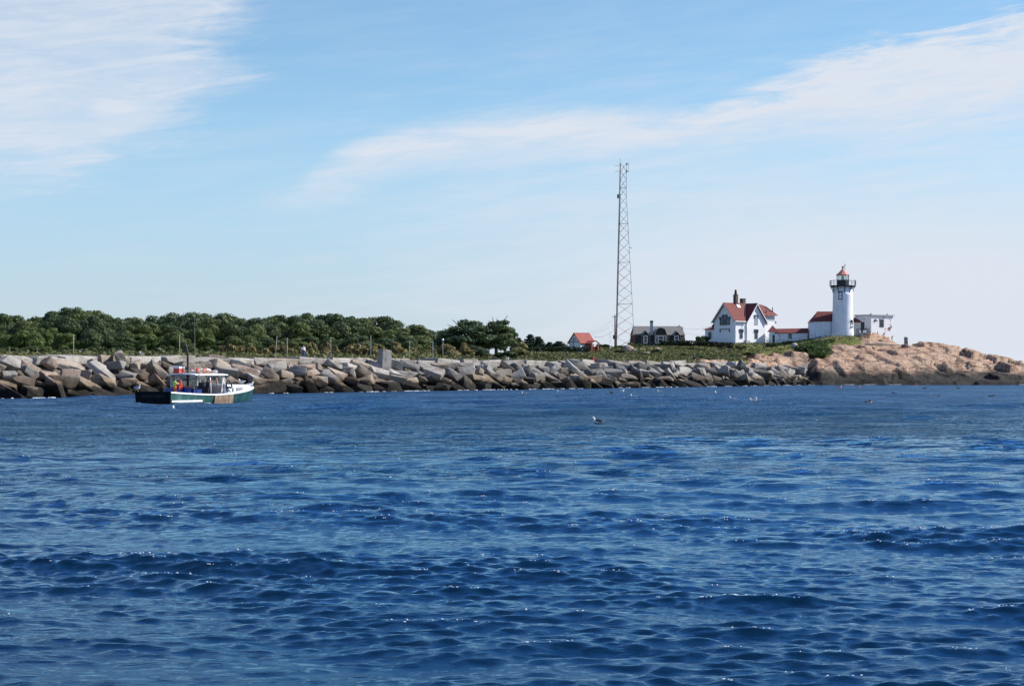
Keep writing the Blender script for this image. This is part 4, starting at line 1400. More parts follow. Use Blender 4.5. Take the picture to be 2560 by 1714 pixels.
    window(t, fo, fu, fn, 1.84, 1.0, 1.0, 2.0, grey, hood=.6)
    co = (0, -.22, 0)
    window(t, co, fu, fn, xm, 1.0, 1.0, 2.0, grey, hood=.6)
    window(t, co, fu, fn, xm, 4.2, 1.0, 2.05, grey, hood=.6, pane=M('pale_pane', (.30, .34, .38), (.5, .53, .55), 2, .2))
    # chimneys
    ch = MB()
    ch.box((3.6, 3.3, 9.6), (.78, .78, 2.6)); ch.box((3.6, 3.3, 10.98), (.9, .9, .14)); ch.lathe([(.36, 11.05), (.29, 11.5), (.27, 11.9), (.18, 12.2)], 10, (3.6, 3.3, 0))
    ch.build('chimney', m_brick, t)
    MB().slab([(3.2, 2.2, 8.12), (4.2, 2.2, 8.12), (4.2, 2.75, 8.78), (3.2, 2.75, 8.78)], .05).build('flashing', m_trimw, t)
    c2 = MB(); c2.box((6.6, 3.9, 9.3), (1.0, .9, 1.7)); c2.box((6.6, 3.9, 10.2), (1.12, 1.02, .14)); c2.build('chimney', m_brick, t)
    # rear wing with hipped roof, right of the cross gable
    wg = MB(); wg.prism([(9.0, 1.0, .03), (14.2, 1.0, .03), (14.2, 6.2, .03), (9.0, 6.2, .03)], (0, 0, 6.55)); wg.build('wing_wall', m_white, t)
    wr = MB()
    wr.add([Vector(p) for p in ((8.9, .45, 6.45), (14.9, .45, 6.45), (13.2, 2.6, 8.5), (12.4, 3.6, 9.05), (8.9, 3.6, 9.05), (14.9, 6.7, 6.45), (13.2, 4.6, 8.5), (8.9, 6.7, 6.45))],
           [(0, 1, 2, 3, 4), (1, 5, 6, 2), (5, 7, 4, 3, 6), (2, 6, 3), (0, 7, 5, 1), (0, 4, 7)])
    wr.build('wing_roof', m_red, t)
    for (vx, vy, vz) in ((11.4, 1.1, 7.0), (13.9, 1.4, 7.4)):
        MB().tube([(vx, vy, vz), (vx, vy, vz + 1.0)], .10, 8).build('vent_pipe', m_brick, t)
    window(t, (0, 1.0, 0), fu, fn, 11.2, 4.3, 1.1, 1.1, m_trimw)
    pb = MB(); pb.wbox((0, 1.0, 0), fu, fn, 10.2, 14.1, 5.3, 6.2, 0, .05); pb.build('attic_glazing', M('frosted_glazing', (.34, .36, .40), (.55, .56, .58), 4, .4), t)
    pr = MB(); pr.prism([(14.25, 1.4, 5.3), (15.3, 1.4, 4.75), (15.3, 3.2, 4.75), (14.25, 3.2, 5.6)], (0, 0, .18)); pr.build('porch_roof', m_red, t)
    MB().prism([(14.25, 1.6, .0), (15.0, 1.6, 0), (15.0, 3.0, 0), (14.25, 3.0, 0)], (0, 0, 4.9)).build('porch_wall', m_white, t)
    # low porch at the far left
    MB().prism([(.9, 7.41, .05), (.9, 10.3, .05), (4, 10.3, .05), (4, 7.41, .05)], (0, 0, 3.15)).build('porch_wall', m_white, t)
    lr = MB()
    lr.add([Vector(p) for p in ((.5, 7.42, 3.2), (.5, 10.9, 3.2), (4.3, 10.9, 3.2), (4.3, 7.42, 3.2), (2.2, 7.42, 4.15), (2.4, 9.4, 3.95))], [(0, 1, 5, 4), (1, 2, 5), (2, 3, 4, 5), (3, 0, 4), (0, 3, 2, 1)])
    lr.build('porch_roof', m_red, t)
    window(t, (.9, 7.41, 0), (0, 1, 0), (-1, 0, 0), 1.35, 1.15, .9, 1.5, m_navy)
    # bulkhead by the inner corner and steps with white railings
    MB().box((3.0, -.7, .05), (1.3, .9, 1.1)).build('bulkhead', m_conc, t)
    sp = MB()
    for i in range(4): sp.box((10.3 + .0, -.2 - .3 * i, .75 - .22 * i), (1.4, .3, .12))
    sp.build('steps', m_conc, t)
    for xx in (9.7, 11.1):
        r_ = MB(); r_.tube([(xx, .1, 1.85), (xx, -1.6, .6)], .07, 6); r_.tube([(xx, -1.6, .62), (xx, -1.6, -.4)], .06, 6); r_.tube([(xx, .1, 1.4), (xx, -1.6, .15)], .05, 6)
        r_.build('railing', m_trimw, t)


keepers_house()


def fworld(px, py, Y):
    p = P(px, py, Y)
    return (p.x, p.y, p.z)


def at_px(px, Y):
    return (px - 1280.0) / FPX * Y


def walkway_and_oil_house():
    Y = 408.0; s = FPX / Y
    x0 = at_px(1925, Y); z = EYE + (HOR - 856.5) / s
    t = thing('covered_walkway', 'long low white covered walkway with red roof between house and lighthouse', 'walkway', (x0, Y, z))
    w = (2028 - 1925) / s
    MB().prism([(0, 0, -1.2), (w, 0, -1.2), (w, 2.2, -1.2), (0, 2.2, -1.2)], (0, 0, 3.42)).build('wall', m_white, t)
    rf = MB(); slope(rf, (1.0, -.3, 2.2), (w + .1, -.3, 2.32), (w + .1, 1.1, 3.35), (1.2, 1.1, 3.2), .14); slope(rf, (1.2, 1.1, 3.2), (w + .1, 1.1, 3.35), (w + .1, 2.5, 2.3), (1.0, 2.5, 2.2), .14)
    rf.build('roof', m_red, t)
    pr = MB(); pr.add([Vector(p) for p in ((-.3, -.35, 2.5), (1.9, -.35, 2.45), (1.9, 2.6, 2.45), (-.3, 2.6, 2.5), (.75, 1.0, 4.0))], [(0, 1, 4), (1, 2, 4), (2, 3, 4), (3, 0, 4), (3, 2, 1, 0)])
    pr.build('entry_roof', m_red, t)
    ew = MB(); ew.wbox((0, 0, 0), (1, 0, 0), (0, -1, 0), -.15, 1.75, -1.0, 2.47, 0, .12); ew.build('entry_wall', m_white, t)
    d = MB(); d.wbox((0, -.12, 0), (1, 0, 0), (0, -1, 0), .55, 1.05, -.2, 1.8, 0, .05); dd = d.build('door', m_black, t)
    h = MB(); h.ball((.62, -.20, .75), .05); h.build('handle', m_conc, dd)
    window(t, (0, 0, 0), (1, 0, 0), (0, -1, 0), 4.55, .92, .78, 1.15, m_navy, pane=M('grey_pane', (.16, .18, .19), (.26, .28, .28), 2, .2))
    window(t, (0, 0, 0), (1, 0, 0), (0, -1, 0), 8.9, 1.05, .72, 1.1, m_navy)
    MB().tube([(2.2, -.06, 2.1), (2.2, -.06, -.8)], .05, 6).build('drainpipe', m_conc, t)
    # oil house / entry room beside the tower
    Y2 = 405.6; s2 = FPX / Y2
    x1 = at_px(2026.5, Y2); z1 = EYE + (HOR - 847.5) / s2
    t = thing('oil_house', 'white gabled annex with dark red roof against the left of the lighthouse', 'annex', (x1, Y2, z1))
    w2 = (2086 - 2026.5) / s2
    MB().prism([(0, 0, -1.4), (0, 3.6, -1.4), (0, 3.6, 4.0), (0, 0, 4.0)], (w2, 0, 0)).build('wall', m_whitew, t)
    rf = MB(); slope(rf, (.55, -.3, 4.05), (w2, -.3, 4.1), (w2, 1.8, 6.3), (1.75, 1.8, 6.3), .15); slope(rf, (1.75, 1.8, 6.3), (w2, 1.8, 6.3), (w2, 3.9, 4.1), (.55, 3.9, 4.05), .15)
    rf.build('roof', m_red, t)
    hp = MB(); hp.add([Vector(p) for p in ((-.12, -.3, 3.75), (.7, -.3, 4.1), (1.75, 1.8, 6.2), (.7, 3.9, 4.1), (-.12, 3.9, 3.75))], [(0, 1, 2), (0, 2, 4), (4, 2, 3), (0, 4, 3, 1)]); hp.build('hip', m_red, t)
    MB().tube([(w2 - .75, -.08, 4.0), (w2 - .75, -.08, -1.0)], .05, 6).build('drainpipe', m_conc, t)


walkway_and_oil_house()


def lighthouse():
    Y = 405.0; s = FPX / Y
    x = at_px(2107, Y); z = EYE + (HOR - 837.0) / s
    t = thing('lighthouse', 'white round lighthouse tower with black gallery and faded red lantern roof', 'lighthouse', (x, Y, z))
    tw = MB(); tw.lathe([(2.46, -1.6), (2.42, 0), (2.34, 3), (2.26, 6), (2.20, 8.9), (2.24, 9.2), (2.20, 9.25), (2.18, 10.86)], 48); tw.build('tower', m_whitew, t)
    MB().lathe([(2.3, 10.87), (2.86, 10.90), (2.92, 11.0), (2.92, 11.12), (1.2, 11.14)], 40).build('gallery_deck', m_black, t)
    for i in range(10):
        a = R(18 + 36 * i)
        b_ = MB(); c, s_ = math.cos(a), math.sin(a)
        b_.tube([(2.2 * c, 2.2 * s_, 9.45), (2.3 * c, 2.3 * s_, 10.1), (2.72 * c, 2.72 * s_, 10.86)], [.07, .09, .12], 6)
        b_.tube([(2.2 * c, 2.2 * s_, 10.75), (2.75 * c, 2.75 * s_, 10.8)], .07, 6)
        b_.build('bracket', m_black, t)
    rl = MB()
    ring = lambda r, z_, th: rl.tube([(r * math.cos(R(k * 10)), r * math.sin(R(k * 10)), z_) for k in range(37)], th, 5, cap=False)
    ring(2.82, 12.2, .035); ring(2.82, 11.7, .022)
    for i in range(20):
        a = R(18 * i); rl.tube([(2.82 * math.cos(a), 2.82 * math.sin(a), 11.12), (2.82 * math.cos(a), 2.82 * math.sin(a), 12.24 + (.25 if i % 4 == 0 else 0))], .03, 5)
    rl.build('railing', m_black, t)
    for a_ in (180, 0):
        a = R(a_); MB().box((2.86 * math.cos(a), 2.86 * math.sin(a), 11.68), (.14, .55, 1.0)).build('railing_panel', m_navy, t)
    MB().lathe([(1.40, 11.13), (1.40, 12.25), (1.46, 12.3), (1.46, 12.36)], 10, smooth=False).build('lantern_base', m_black, t)
    gl = bpy.data.materials.new('lantern_glass')
    N, L, b = nodes_of(gl)
    tr = N.new('ShaderNodeBsdfTransparent'); gs = N.new('ShaderNodeBsdfGlossy'); gs.inputs['Roughness'].default_value = .03
    tr.inputs[0].default_value = (.80, .90, .92, 1)
    ms = N.new('ShaderNodeMixShader'); ms.inputs[0].default_value = .16
    L.new(tr.outputs[0], ms.inputs[1]); L.new(gs.outputs[0], ms.inputs[2]); L.new(ms.outputs[0], N['Material Output'].inputs[0])
    MB().lathe([(1.34, 12.36), (1.34, 13.42)], 10, smooth=False, cap=False).build('lantern_glass', gl, t)
    for i in range(10):
        a = R(36 * i); MB().tube([(1.36 * math.cos(a), 1.36 * math.sin(a), 12.34), (1.36 * math.cos(a), 1.36 * math.sin(a), 13.44)], .045, 5).build('mullion', m_black, t)
    MB().lathe([(.16, 12.2), (.34, 12.5), (.42, 12.85), (.34, 13.15), (.12, 13.35)], 14).build('lens', M('lens_glass', (.30, .42, .44), (.6, .7, .72), 6, .1), t)
    rf = MB().lathe([(1.52, 13.38), (1.56, 13.46), (1.2, 13.78), (.75, 14.2), (.35, 14.62), (.16, 14.85)], 10, smooth=False).build('lantern_roof', m_redl, t)
    MB().lathe([(.15, 14.8), (.12, 15.0), (.26, 15.15), (.26, 15.3), (.1, 15.45)], 12).build('vent_ball', M('dark_red', (.16, .03, .03), (.22, .05, .045), 3, .6), rf)
    MB().tube([(.42, 0, 14.5), (.46, 0, 16.1)], .045, 5).tube([(.2, 0, 15.55), (.72, 0, 15.62)], .05, 5).build('weather_vane', m_black, rf)
    for (deg, z0, w, h) in ((-24, 8.0, .92, 1.65), (47, 1.75, .85, 1.45)):
        a = R(deg - 90); r = 2.42 - .025 * z0 - .06
        o = (r * math.cos(a), r * math.sin(a), 0); n = (math.cos(a), math.sin(a), 0); u = (-math.sin(a), math.cos(a), 0)
        f = window(t, o, u, n, 0, z0, w, h, m_slate, .08, (1, 1))
        MB().wbox(o, u, n, -w / 2 - .12, w / 2 + .12, z0 - .12, z0 - .005, 0, .18).wbox(o, u, n, -w / 2 - .12, w / 2 + .12, z0 + h + .005, z0 + h + .12, 0, .16).build('sill', m_slate, f)


lighthouse()


def outbuilding():
    Y = 411.0; s = FPX / Y
    x, y = at_px(2178, Y), Y
    z = EYE + (HOR - 840) / s
    t = thing('signal_house', 'flat-roofed whitewashed signal building with paint peeling off dark brick', 'outbuilding', (x, y, z), R(36))
    w, d, h = 7.3, 5.0, 4.75
    MB().prism([(0, 0, -1.6), (w, 0, -1.6), (w, d, -1.6), (0, d, -1.6)], (0, 0, h + 1.6)).build('wall', m_peel, t)
    MB().box((w / 2, d / 2, h + .11), (w + .7, d + .7, .2)).build('roof', M('grey_roof_edge', (.30, .33, .36), (.42, .44, .46), 3, .8), t)
    window(t, (0, 0, 0), (1, 0, 0), (0, -1, 0), 3.45, 2.1, 1.35, 1.75, m_slate, .09, (2, 2))
    dr = MB(); dr.wbox((0, d, 0), (0, -1, 0), (-1, 0, 0), 1.9, 2.95, .9, 3.3, 0, .07); dd = dr.build('door', m_slate, t)
    MB().ball((-.1, d - 2.8, 2.0), .06).build('handle', m_black, dd)
    for (px_, pz_, hh) in ((1.2, 3.6, .55), (4.1, 4.2, .3)):
        MB().box((px_, -.1, pz_), (.16, .2, hh)).build('wall_fitting', m_brick, t)
    for vx in (1.0, 6.4): MB().lathe([(.12, h + .2), (.12, h + .38), (.2, h + .4), (.05, h + .55)], 8, (vx, 1.0, 0)).build('vent', m_black, t)
    # link building behind, between tower and signal house
    Y2 = 413.5; s2 = FPX / Y2
    t2 = thing('link_building', 'small cream link building with red roof showing right of the lighthouse', 'annex', (at_px(2120, Y2), Y2, EYE + (HOR - 836) / s2))
    MB().prism([(0, 0, -1.5), (3.2, 0, -1.5), (3.2, 3, -1.5), (0, 3, -1.5)], (0, 0, 4.5)).build('wall', M('cream_wall', (.62, .60, .54), (.7, .68, .62), 2, .7), t2)
    rf = MB(); slope(rf, (-.1, -.25, 2.9), (3.25, -.25, 2.9), (3.25, 1.5, 3.95), (-.1, 1.5, 3.95), .13); slope(rf, (-.1, 1.5, 3.95), (3.25, 1.5, 3.95), (3.25, 3.2, 2.9), (-.1, 3.2, 2.9), .13); rf.build('roof', m_red, t2)
    # landing with dark railing by the door
    t3 = thing('landing', 'dark railed landing hung with white signs left of the signal building', 'landing', (at_px(2143, 407.5), 407.5, EYE + (HOR - 839) / FPX * 407.5))
    MB().box((1.3, .6, .3), (3.0, 1.4, .16)).build('deck', m_slate, t3)
    rl = MB()
    for i in range(7): rl.tube([(-.1 + i * .47, -.05, -1.4), (-.1 + i * .47, -.05, 1.55)], .06, 5)
    for zz in (.75, 1.15, 1.5): rl.box((1.3, -.05, zz), (3.0, .08, .12))
    rl.build('railing', m_slate, t3)
    for xx, ww in ((.62, .35), (1.65, .75)): MB().box((xx, -.16, .95), (ww, .05, .52)).build('sign', m_trimw, t3)
    # steel drum and a timber on the ledge
    Yb = 403.0
    dx = at_px(2265, Yb); db = thing('steel_drum', 'grey steel drum standing on the ledge right of the signal building', 'drum', (dx, Yb, EYE + (HOR - 857) / FPX * Yb))
    MB().lathe([(.42, -.5), (.42, .45), (.45, .48), (.42, .52), (.42, .92), (.45, .95), (.45, 1.3), (.40, 1.33), (.38, 1.27)], 18).build('body', M('grey_steel', (.10, .125, .145), (.16, .19, .21), 4, .5), db)
    MB().lathe([(.36, 1.28), (.36, 1.30)], 18).build('lid', m_slate, db)
    o = MB().tube([fworld(2160, 861, 398), fworld(2205, 859.5, 397.6), fworld(2252, 861.5, 397.4)], [.20, .22, .16], 8).build('driftwood_timber', M('bleached_wood', (.42, .35, .27), (.55, .48, .39), 2, .9, stretch=(1, 6, 6)), None)
    tag(o, 'long bleached timber lying across the ledge below the signal building', 'timber')


outbuilding()


def cottage():
    Y = 440.0; s = FPX / Y
    x = at_px(1583, Y); z = EYE + (HOR - 866) / s
    t = thing('dark_cottage', 'dark shingled gambrel cottage with three white-framed dormers and tall chimney', 'cottage', (x, Y, z), R(2))
    w, d = 12.8, 8.0
    MB().prism([(0, 0, -2), (0, d, -2), (0, d, .95), (0, 0, .95)], (w, 0, 0)).build('lower_wall', m_slate, t)
    MB().prism([(.15, .1, .96), (.15, d - .1, .96), (.35, d - 1.2, 2.9), (.35, d / 2, 4.9), (.35, 1.2, 2.9)], (w - .5, 0, 0)).build('wall', m_dshing, t)
    lo = MB(); slope(lo, (-.1, -.12, .9), (w + .1, -.12, .9), (w - .1, 1.05, 2.95), (.1, 1.05, 2.95), .14); slope(lo, (-.1, d + .12, .9), (w + .1, d + .12, .9), (w - .1, d - 1.05, 2.95), (.1, d - 1.05, 2.95), .14)
    lo.build('lower_roof', m_dshing, t)
    up = MB(); slope(up, (-.05, .85, 2.86), (w + .05, .85, 2.86), (w - .5, d / 2, 5.1), (.35, d / 2, 5.1), .15); slope(up, (-.05, d - .85, 2.86), (w + .05, d - .85, 2.86), (w - .5, d / 2, 5.1), (.35, d / 2, 5.1), .15)
    up.build('roof', m_shingle, t)
    MB().box((w / 2, -.15, .92), (w + .2, .12, .14)).build('eave_board', m_slate, t)
    for cx, dw, zp, kind in ((3.0, 1.9, 4.0, 0), (6.75, 3.0, 4.6, 1), (10.6, 1.8, 3.9, 0)):
        dm = MB()
        zb = 2.75
        if kind: poly = [(cx - dw / 2, -.25, .9), (cx + dw / 2, -.25, .9), (cx + dw / 2, -.25, zb), (cx + dw * .36, -.25, zp - .45), (cx + dw * .13, -.25, zp), (cx - dw * .13, -.25, zp), (cx - dw * .36, -.25, zp - .45), (cx - dw / 2, -.25, zb)]
        else: poly = [(cx - dw / 2, -.25, .9), (cx + dw / 2, -.25, .9), (cx + dw / 2, -.25, zb), (cx, -.25, zp - .1), (cx - dw / 2, -.25, zb)]
        dm.prism(poly, (0, 3.6, 0)); dmo = dm.build('dormer', m_dshing, t)
        rfl = MB(); top = poly[2:]
        for p, q in zip(top[:-1], top[1:]):
            p, q = Vector(p), Vector(q)
            rfl.slab([p + Vector((0, -.3, .06)), q + Vector((0, -.3, .06)), q + Vector((0, 3.6, .06)), p + Vector((0, 3.6, .06))], .1)
        rfl.build('roof', m_shingle, dmo)
        rk = MB()
        for p, q in zip(top[:-1], top[1:]): rk.tube([Vector(p) + Vector((0, -.32, .0)), Vector(q) + Vector((0, -.32, .0))], .07, 5)
        rk.build('rake_board', M('grey_trim', (.30, .30, .31), (.4, .4, .41), 3, .7), dmo)
        o, u, n = (0, -.25, 0), (1, 0, 0), (0, -1, 0)
        if kind:
            fr = MB()
            fr.wbox(o, u, n, cx - 1.32, cx + 1.32, 2.55, 2.72, 0, .09); fr.wbox(o, u, n, cx - 1.32, cx + 1.32, .78, .92, 0, .09)
            for xx in (-1.32, -.70, .55, 1.17): fr.wbox(o, u, n, cx + xx, cx + xx + .15, .921, 2.549, 0, .09)
            fr.wbox(o, u, n, cx - .55, cx + .55, 1.72, 1.78, 0, .06)
            f = fr.build('window', m_trimw, t)
            MB().wbox(o, u, n, cx - 1.2, cx + 1.2, .9, 2.56, -.02, .03).build('pane', m_glass, f)
        else:
            window(t, o, u, n, cx, .80, 1.05, 1.9, m_trimw, .16, (1, 0))
    for xx in (1.98, 4.02, 5.15, 8.35): MB().wbox((0, -.25, 0), (1, 0, 0), (0, -1, 0), xx, xx + .10, .8, 2.75, 0, .06).build('corner_board', M('blue_grey_trim', (.18, .21, .25), (.24, .27, .31), 3, .7), t)
    ch = MB(); ch.box((4.65, 1.35, 4.3), (.68, .68, 3.9)); cho = ch.build('chimney', M('grey_chimney', (.34, .37, .40), (.44, .46, .49), 3, .8), t)
    MB().box((4.65, 1.35, 6.0), (.74, .74, .30)).build('band', m_black, cho)
    MB().box((4.65, 1.35, 6.33), (.80, .80, .16)).build('cap', m_conc, cho)
    v = MB(); v.lathe([(.12, 5.0), (.12, 5.3), (.2, 5.35)], 8, (11.8, d / 2, 0)); v.build('vent', m_dpost, t)


cottage()


def red_shed():
    Y = 380.0; s = FPX / Y
    x = at_px(1450.7, Y)
    z = gz(x, Y) - .1
    zt = lambda py: EYE + (HOR - py) / s - z
    t = thing('red_roofed_shed', 'small white shed with bright red roof and brick entrance porch', 'shed', (x, Y, z), R(45))
    w, ln = 3.25, 4.3
    e, rz = zt(854.6), zt(832.3)
    mb = MB(); gable_body(mb, 0, ln, 0, w, -.8, e, rz); mb.build('wall', m_white, t)
    k = (rz - e) / (w / 2)
    rf = MB(); slope(rf, (-.3, -.35, e - k * .35 + .13), (ln + .3, -.35, e - k * .35 + .13), (ln + .3, w / 2, rz + .13), (-.3, w / 2, rz + .13), .13)
    slope(rf, (-.3, w / 2, rz + .13), (ln + .3, w / 2, rz + .13), (ln + .3, w + .35, e - k * .35 + .13), (-.3, w + .35, e - k * .35 + .13), .13)
    rf.build('roof', M('bright_red_roof', (.20, .034, .024), (.26, .052, .036), 2.2, .8, .02, 9), t)
    window(t, (0, w, 0), (0, -1, 0), (-1, 0, 0), w / 2 + .1, e - .1 + .2, .5, .85, m_conc, .07, pane=m_trimw)
    MB().tube([(-.06, w / 2 + .35, e + .9), (-.06, w / 2 + .35, .2)], .045, 5).tube([(-.06, .1, e + .05), (-.06, w - .1, e + .05)], .04, 5).build('conduit', m_slate, t)
    pz_ = e - .25
    p = MB()
    p.box((2.35, -.95, pz_ * .22), (.18, 1.7, pz_ * .9)); p.box((2.9, -.12, pz_ * .5 - .2), (1.1, .2, pz_ + .4))
    for px_ in (1.6, 3.5): p.box((px_, -1.75, pz_ * .5 - .35), (.32, .32, pz_ + .7))
    p.box((1.6, -.9, pz_ * .5 - .35), (.22, 1.5, pz_ + .7)); p.box((3.5, -.9, pz_ * .35 - .35), (.22, 1.5, pz_ * .75))
    p.build('porch', m_brickr, t)
    pr = MB(); slope(pr, (1.2, -2.1, pz_), (1.2, .05, pz_), (2.55, .05, pz_ + .62), (2.55, -2.1, pz_ + .62), .1); slope(pr, (3.9, -2.1, pz_), (3.9, .05, pz_), (2.55, .05, pz_ + .62), (2.55, -2.1, pz_ + .62), .1)
    pr.build('porch_roof', M('bright_red_roof', (.20, .034, .024), (.25, .05, .034), 2.2, .8), t)
    MB().prism([(1.3, -2.0, pz_ - .12), (3.8, -2.0, pz_ - .12), (2.55, -2.0, pz_ + .48)], (0, .1, 0)).build('pediment', m_trimw, t)
    MB().wbox((0, -.25, 0), (1, 0, 0), (0, -1, 0), 2.35, 3.0, -.2, pz_ - .3, .02, .08).build('door', m_black, t)
    st = MB()
    for i in range(3): st.box((2.6, -2.1 - .3 * i, -.05 - .2 * i), (1.6, .32, .2))
    st.build('steps', m_brickr, t)


red_shed()


def hidden_house():
    Y = 432.0; s = FPX / Y
    x = at_px(1150, Y); z = EYE + (HOR - 876) / s
    t = thing('hidden_house', 'grey house with white gable half hidden behind the spreading trees', 'house', (x, Y, z))
    gm = M('blue_grey_siding', (.22, .26, .31), (.28, .32, .37), 2, .8)
    mb = MB(); gable_body(mb, 0, 7.0, 0, 6, -1, 1.6, 3.0); mb.build('wall', gm, t)
    rf = MB(); slope(rf, (-.3, -.4, 1.35), (4.6, -.4, 1.35), (4.6, 3, 3.15), (-.3, 3, 3.15), .15); slope(rf, (-.3, 6.4, 1.35), (7.3, 6.4, 1.35), (7.3, 3, 3.15), (-.3, 3, 3.15), .15); rf.build('roof', m_shingle, t)
    MB().prism([(4.5, -.5, -1), (7.2, -.5, -1), (7.2, -.5, 2.0), (5.85, -.5, 3.3), (4.5, -.5, 2.0)], (0, 3.4, 0)).build('white_gable', m_white, t)
    window(t, (0, -.5, 0), (1, 0, 0), (0, -1, 0), 5.85, .2, 1.1, 1.3, m_trimw)
    window(t, (0, 0, 0), (1, 0, 0), (0, -1, 0), 2.0, .0, 1.0, 1.2, m_trimw)


hidden_house()


# ------------------------------------------------------------------ lattice mast, poles, wires, fences
def mast():
    Y = 400.0; s = FPX / Y
    xl, xr = at_px(1540.2, Y), at_px(1587, Y)
    zb = min(gz(xl, Y), gz(xr, Y)) - .2
    xc = (xl + xr) / 2
    t = thing('radio_mast', 'tall tapering lattice radio mast with faded red and white bands', 'mast', (xc, Y, zb))
    H = EYE + (HOR - 407.5) / s - zb
    m = bpy.data.materials.new('banded_mast_paint')
    N, L, b = nodes_of(m)
    b.inputs['Roughness'].default_value = .6
    tc = N.new('ShaderNodeTexCoord'); sp = N.new('ShaderNodeSeparateXYZ'); L.new(tc.outputs['Object'], sp.inputs[0])
    dv = N.new('ShaderNodeMath'); dv.operation = 'DIVIDE'; L.new(sp.outputs[2], dv.inputs[0]); dv.inputs[1].default_value = H
    rp = N.new('ShaderNodeValToRGB'); rp.color_ramp.interpolation = 'CONSTANT'
    for i, (p, c) in enumerate([(0, (.34, .10, .07)), (.13, (.30, .25, .24)), (.28, (.30, .09, .07)), (.42, (.28, .24, .24)), (.56, (.24, .08, .07)), (.70, (.30, .30, .32)), (.83, (.17, .06, .055))]):
        e = rp.color_ramp.elements[i] if i < 2 else rp.color_ramp.elements.new(p)
        e.position = p; e.color = (*c, 1)
    L.new(dv.outputs[0], rp.inputs[0]); L.new(rp.outputs[0], b.inputs['Base Color'])
    wb, wt = (xr - xl), 15.2 / s
    # plan: two legs face the camera, a third behind; the left front leg is nearly plumb
    def leg(i, f):
        w = wb + (wt - wb) * min(1, f / .86) if f < .86 else wt
        xL = (-wb / 2) + (at_px(1551.5, Y) - xl) * f
        if i == 0: return Vector((xL, 0, f * H))
        if i == 1: return Vector((xL + w, .05 * w, f * H))
        return Vector((xL + w * .07, w * .85, f * H))
    for i in range(3):
        MB().tube([leg(i, k / 12) for k in range(13)], [.07, .07, .07, .065, .065, .065, .06, .06, .06, .055, .055, .055, .05] if i != 1 else .05, 6).build('leg', m, t)
    nb = 19
    fs = [1 - (1 - k / nb) ** 1.0 * (1 - .20 * (1 - (k / nb))) if False else k / nb for k in range(nb + 1)]
    fs = [(k / nb) * (1.18 - .18 * k / nb) for k in range(nb + 1)]
    for (a, c) in ((0, 1), (1, 2), (2, 0)):
        br = MB()
        th = .040 if (a, c) == (0, 1) else .024
        for k in range(nb):
            br.tube([leg(a, fs[k + 1]), leg(c, fs[k])], th, 4)
            br.tube([leg(a, fs[k]), leg(c, fs[k + 1])], th * .62, 4)
            if k % 4 == 3: br.tube([leg(a, fs[k + 1]), leg(c, fs[k + 1])], .03, 4)
        br.build('lattice_bracing', m, t)
    cb = MB()
    cb.tube([leg(0, k / 12) + Vector((-.13, -.1, 0)) for k in range(13)], .055, 5); cb.tube([leg(0, k / 12) + Vector((.12, -.08, 0)) for k in range(11)], .05, 5)
    cb.build('cable_run', M('dark_cable', (.05, .06, .08), (.10, .11, .14), 2, .7), t)
    tp = MB()
    for f, l_ in ((.985, -1.3), (.955, -1.25)): tp.tube([leg(0, f), leg(0, f) + Vector((l_, 0, 0))], .03, 5)
    tp.tube([leg(0, 1) + Vector((-.1, 0, 0)), leg(0, 1) + Vector((-.1, 0, 1.1))], .03, 5)
    tp.build('antenna', m_black, t)
    wh = MB(); wh.tube([leg(1, 1) + Vector((.42, 0, .2)), leg(1, .955) + Vector((.42, 0, -.2))], .03, 5); wh.tube([leg(1, .99), leg(1, .99) + Vector((.45, 0, 0))], .03, 4); wh.tube([leg(1, .955), leg(1, .955) + Vector((.5, 0, 0))], .03, 4); wh.build('antenna', m_black, t)
    dv_ = MB(); dv_.box(leg(0, .82) + Vector((-.35, -.1, 0)), (.5, .3, .9)); dv_.build('antenna_box', M('grey_box', (.14, .18, .21), (.2, .24, .27), 3, .6), t)
    for f in (.995, .955): MB().box(leg(1, f) + Vector((.05, 0, 0)), (.26, .26, .42)).build('beacon', m_black, t)
    a2 = MB(); a2.tube([leg(1, .545), leg(1, .545) + Vector((.5, -.1, -.12)), leg(1, .545) + Vector((.62, -.1, -.3))], .05, 5); a2.build('antenna', m_black, t)


mast()


def pole(name, px, Y, top, label, cat, r, mat, group=None, r2=None, base=None, parts=None):
    x = at_px(px, Y); z = gz(x, Y) if base is None else base
    h = EYE + (HOR - top) / FPX * Y - z
    o = thing(name, label, cat, (x, Y, z), 0, group)
    MB().tube([(0, 0, -.8), (0, 0, h)], r, 8, r2 or r * .8).build('post', mat, o)
    return o, h


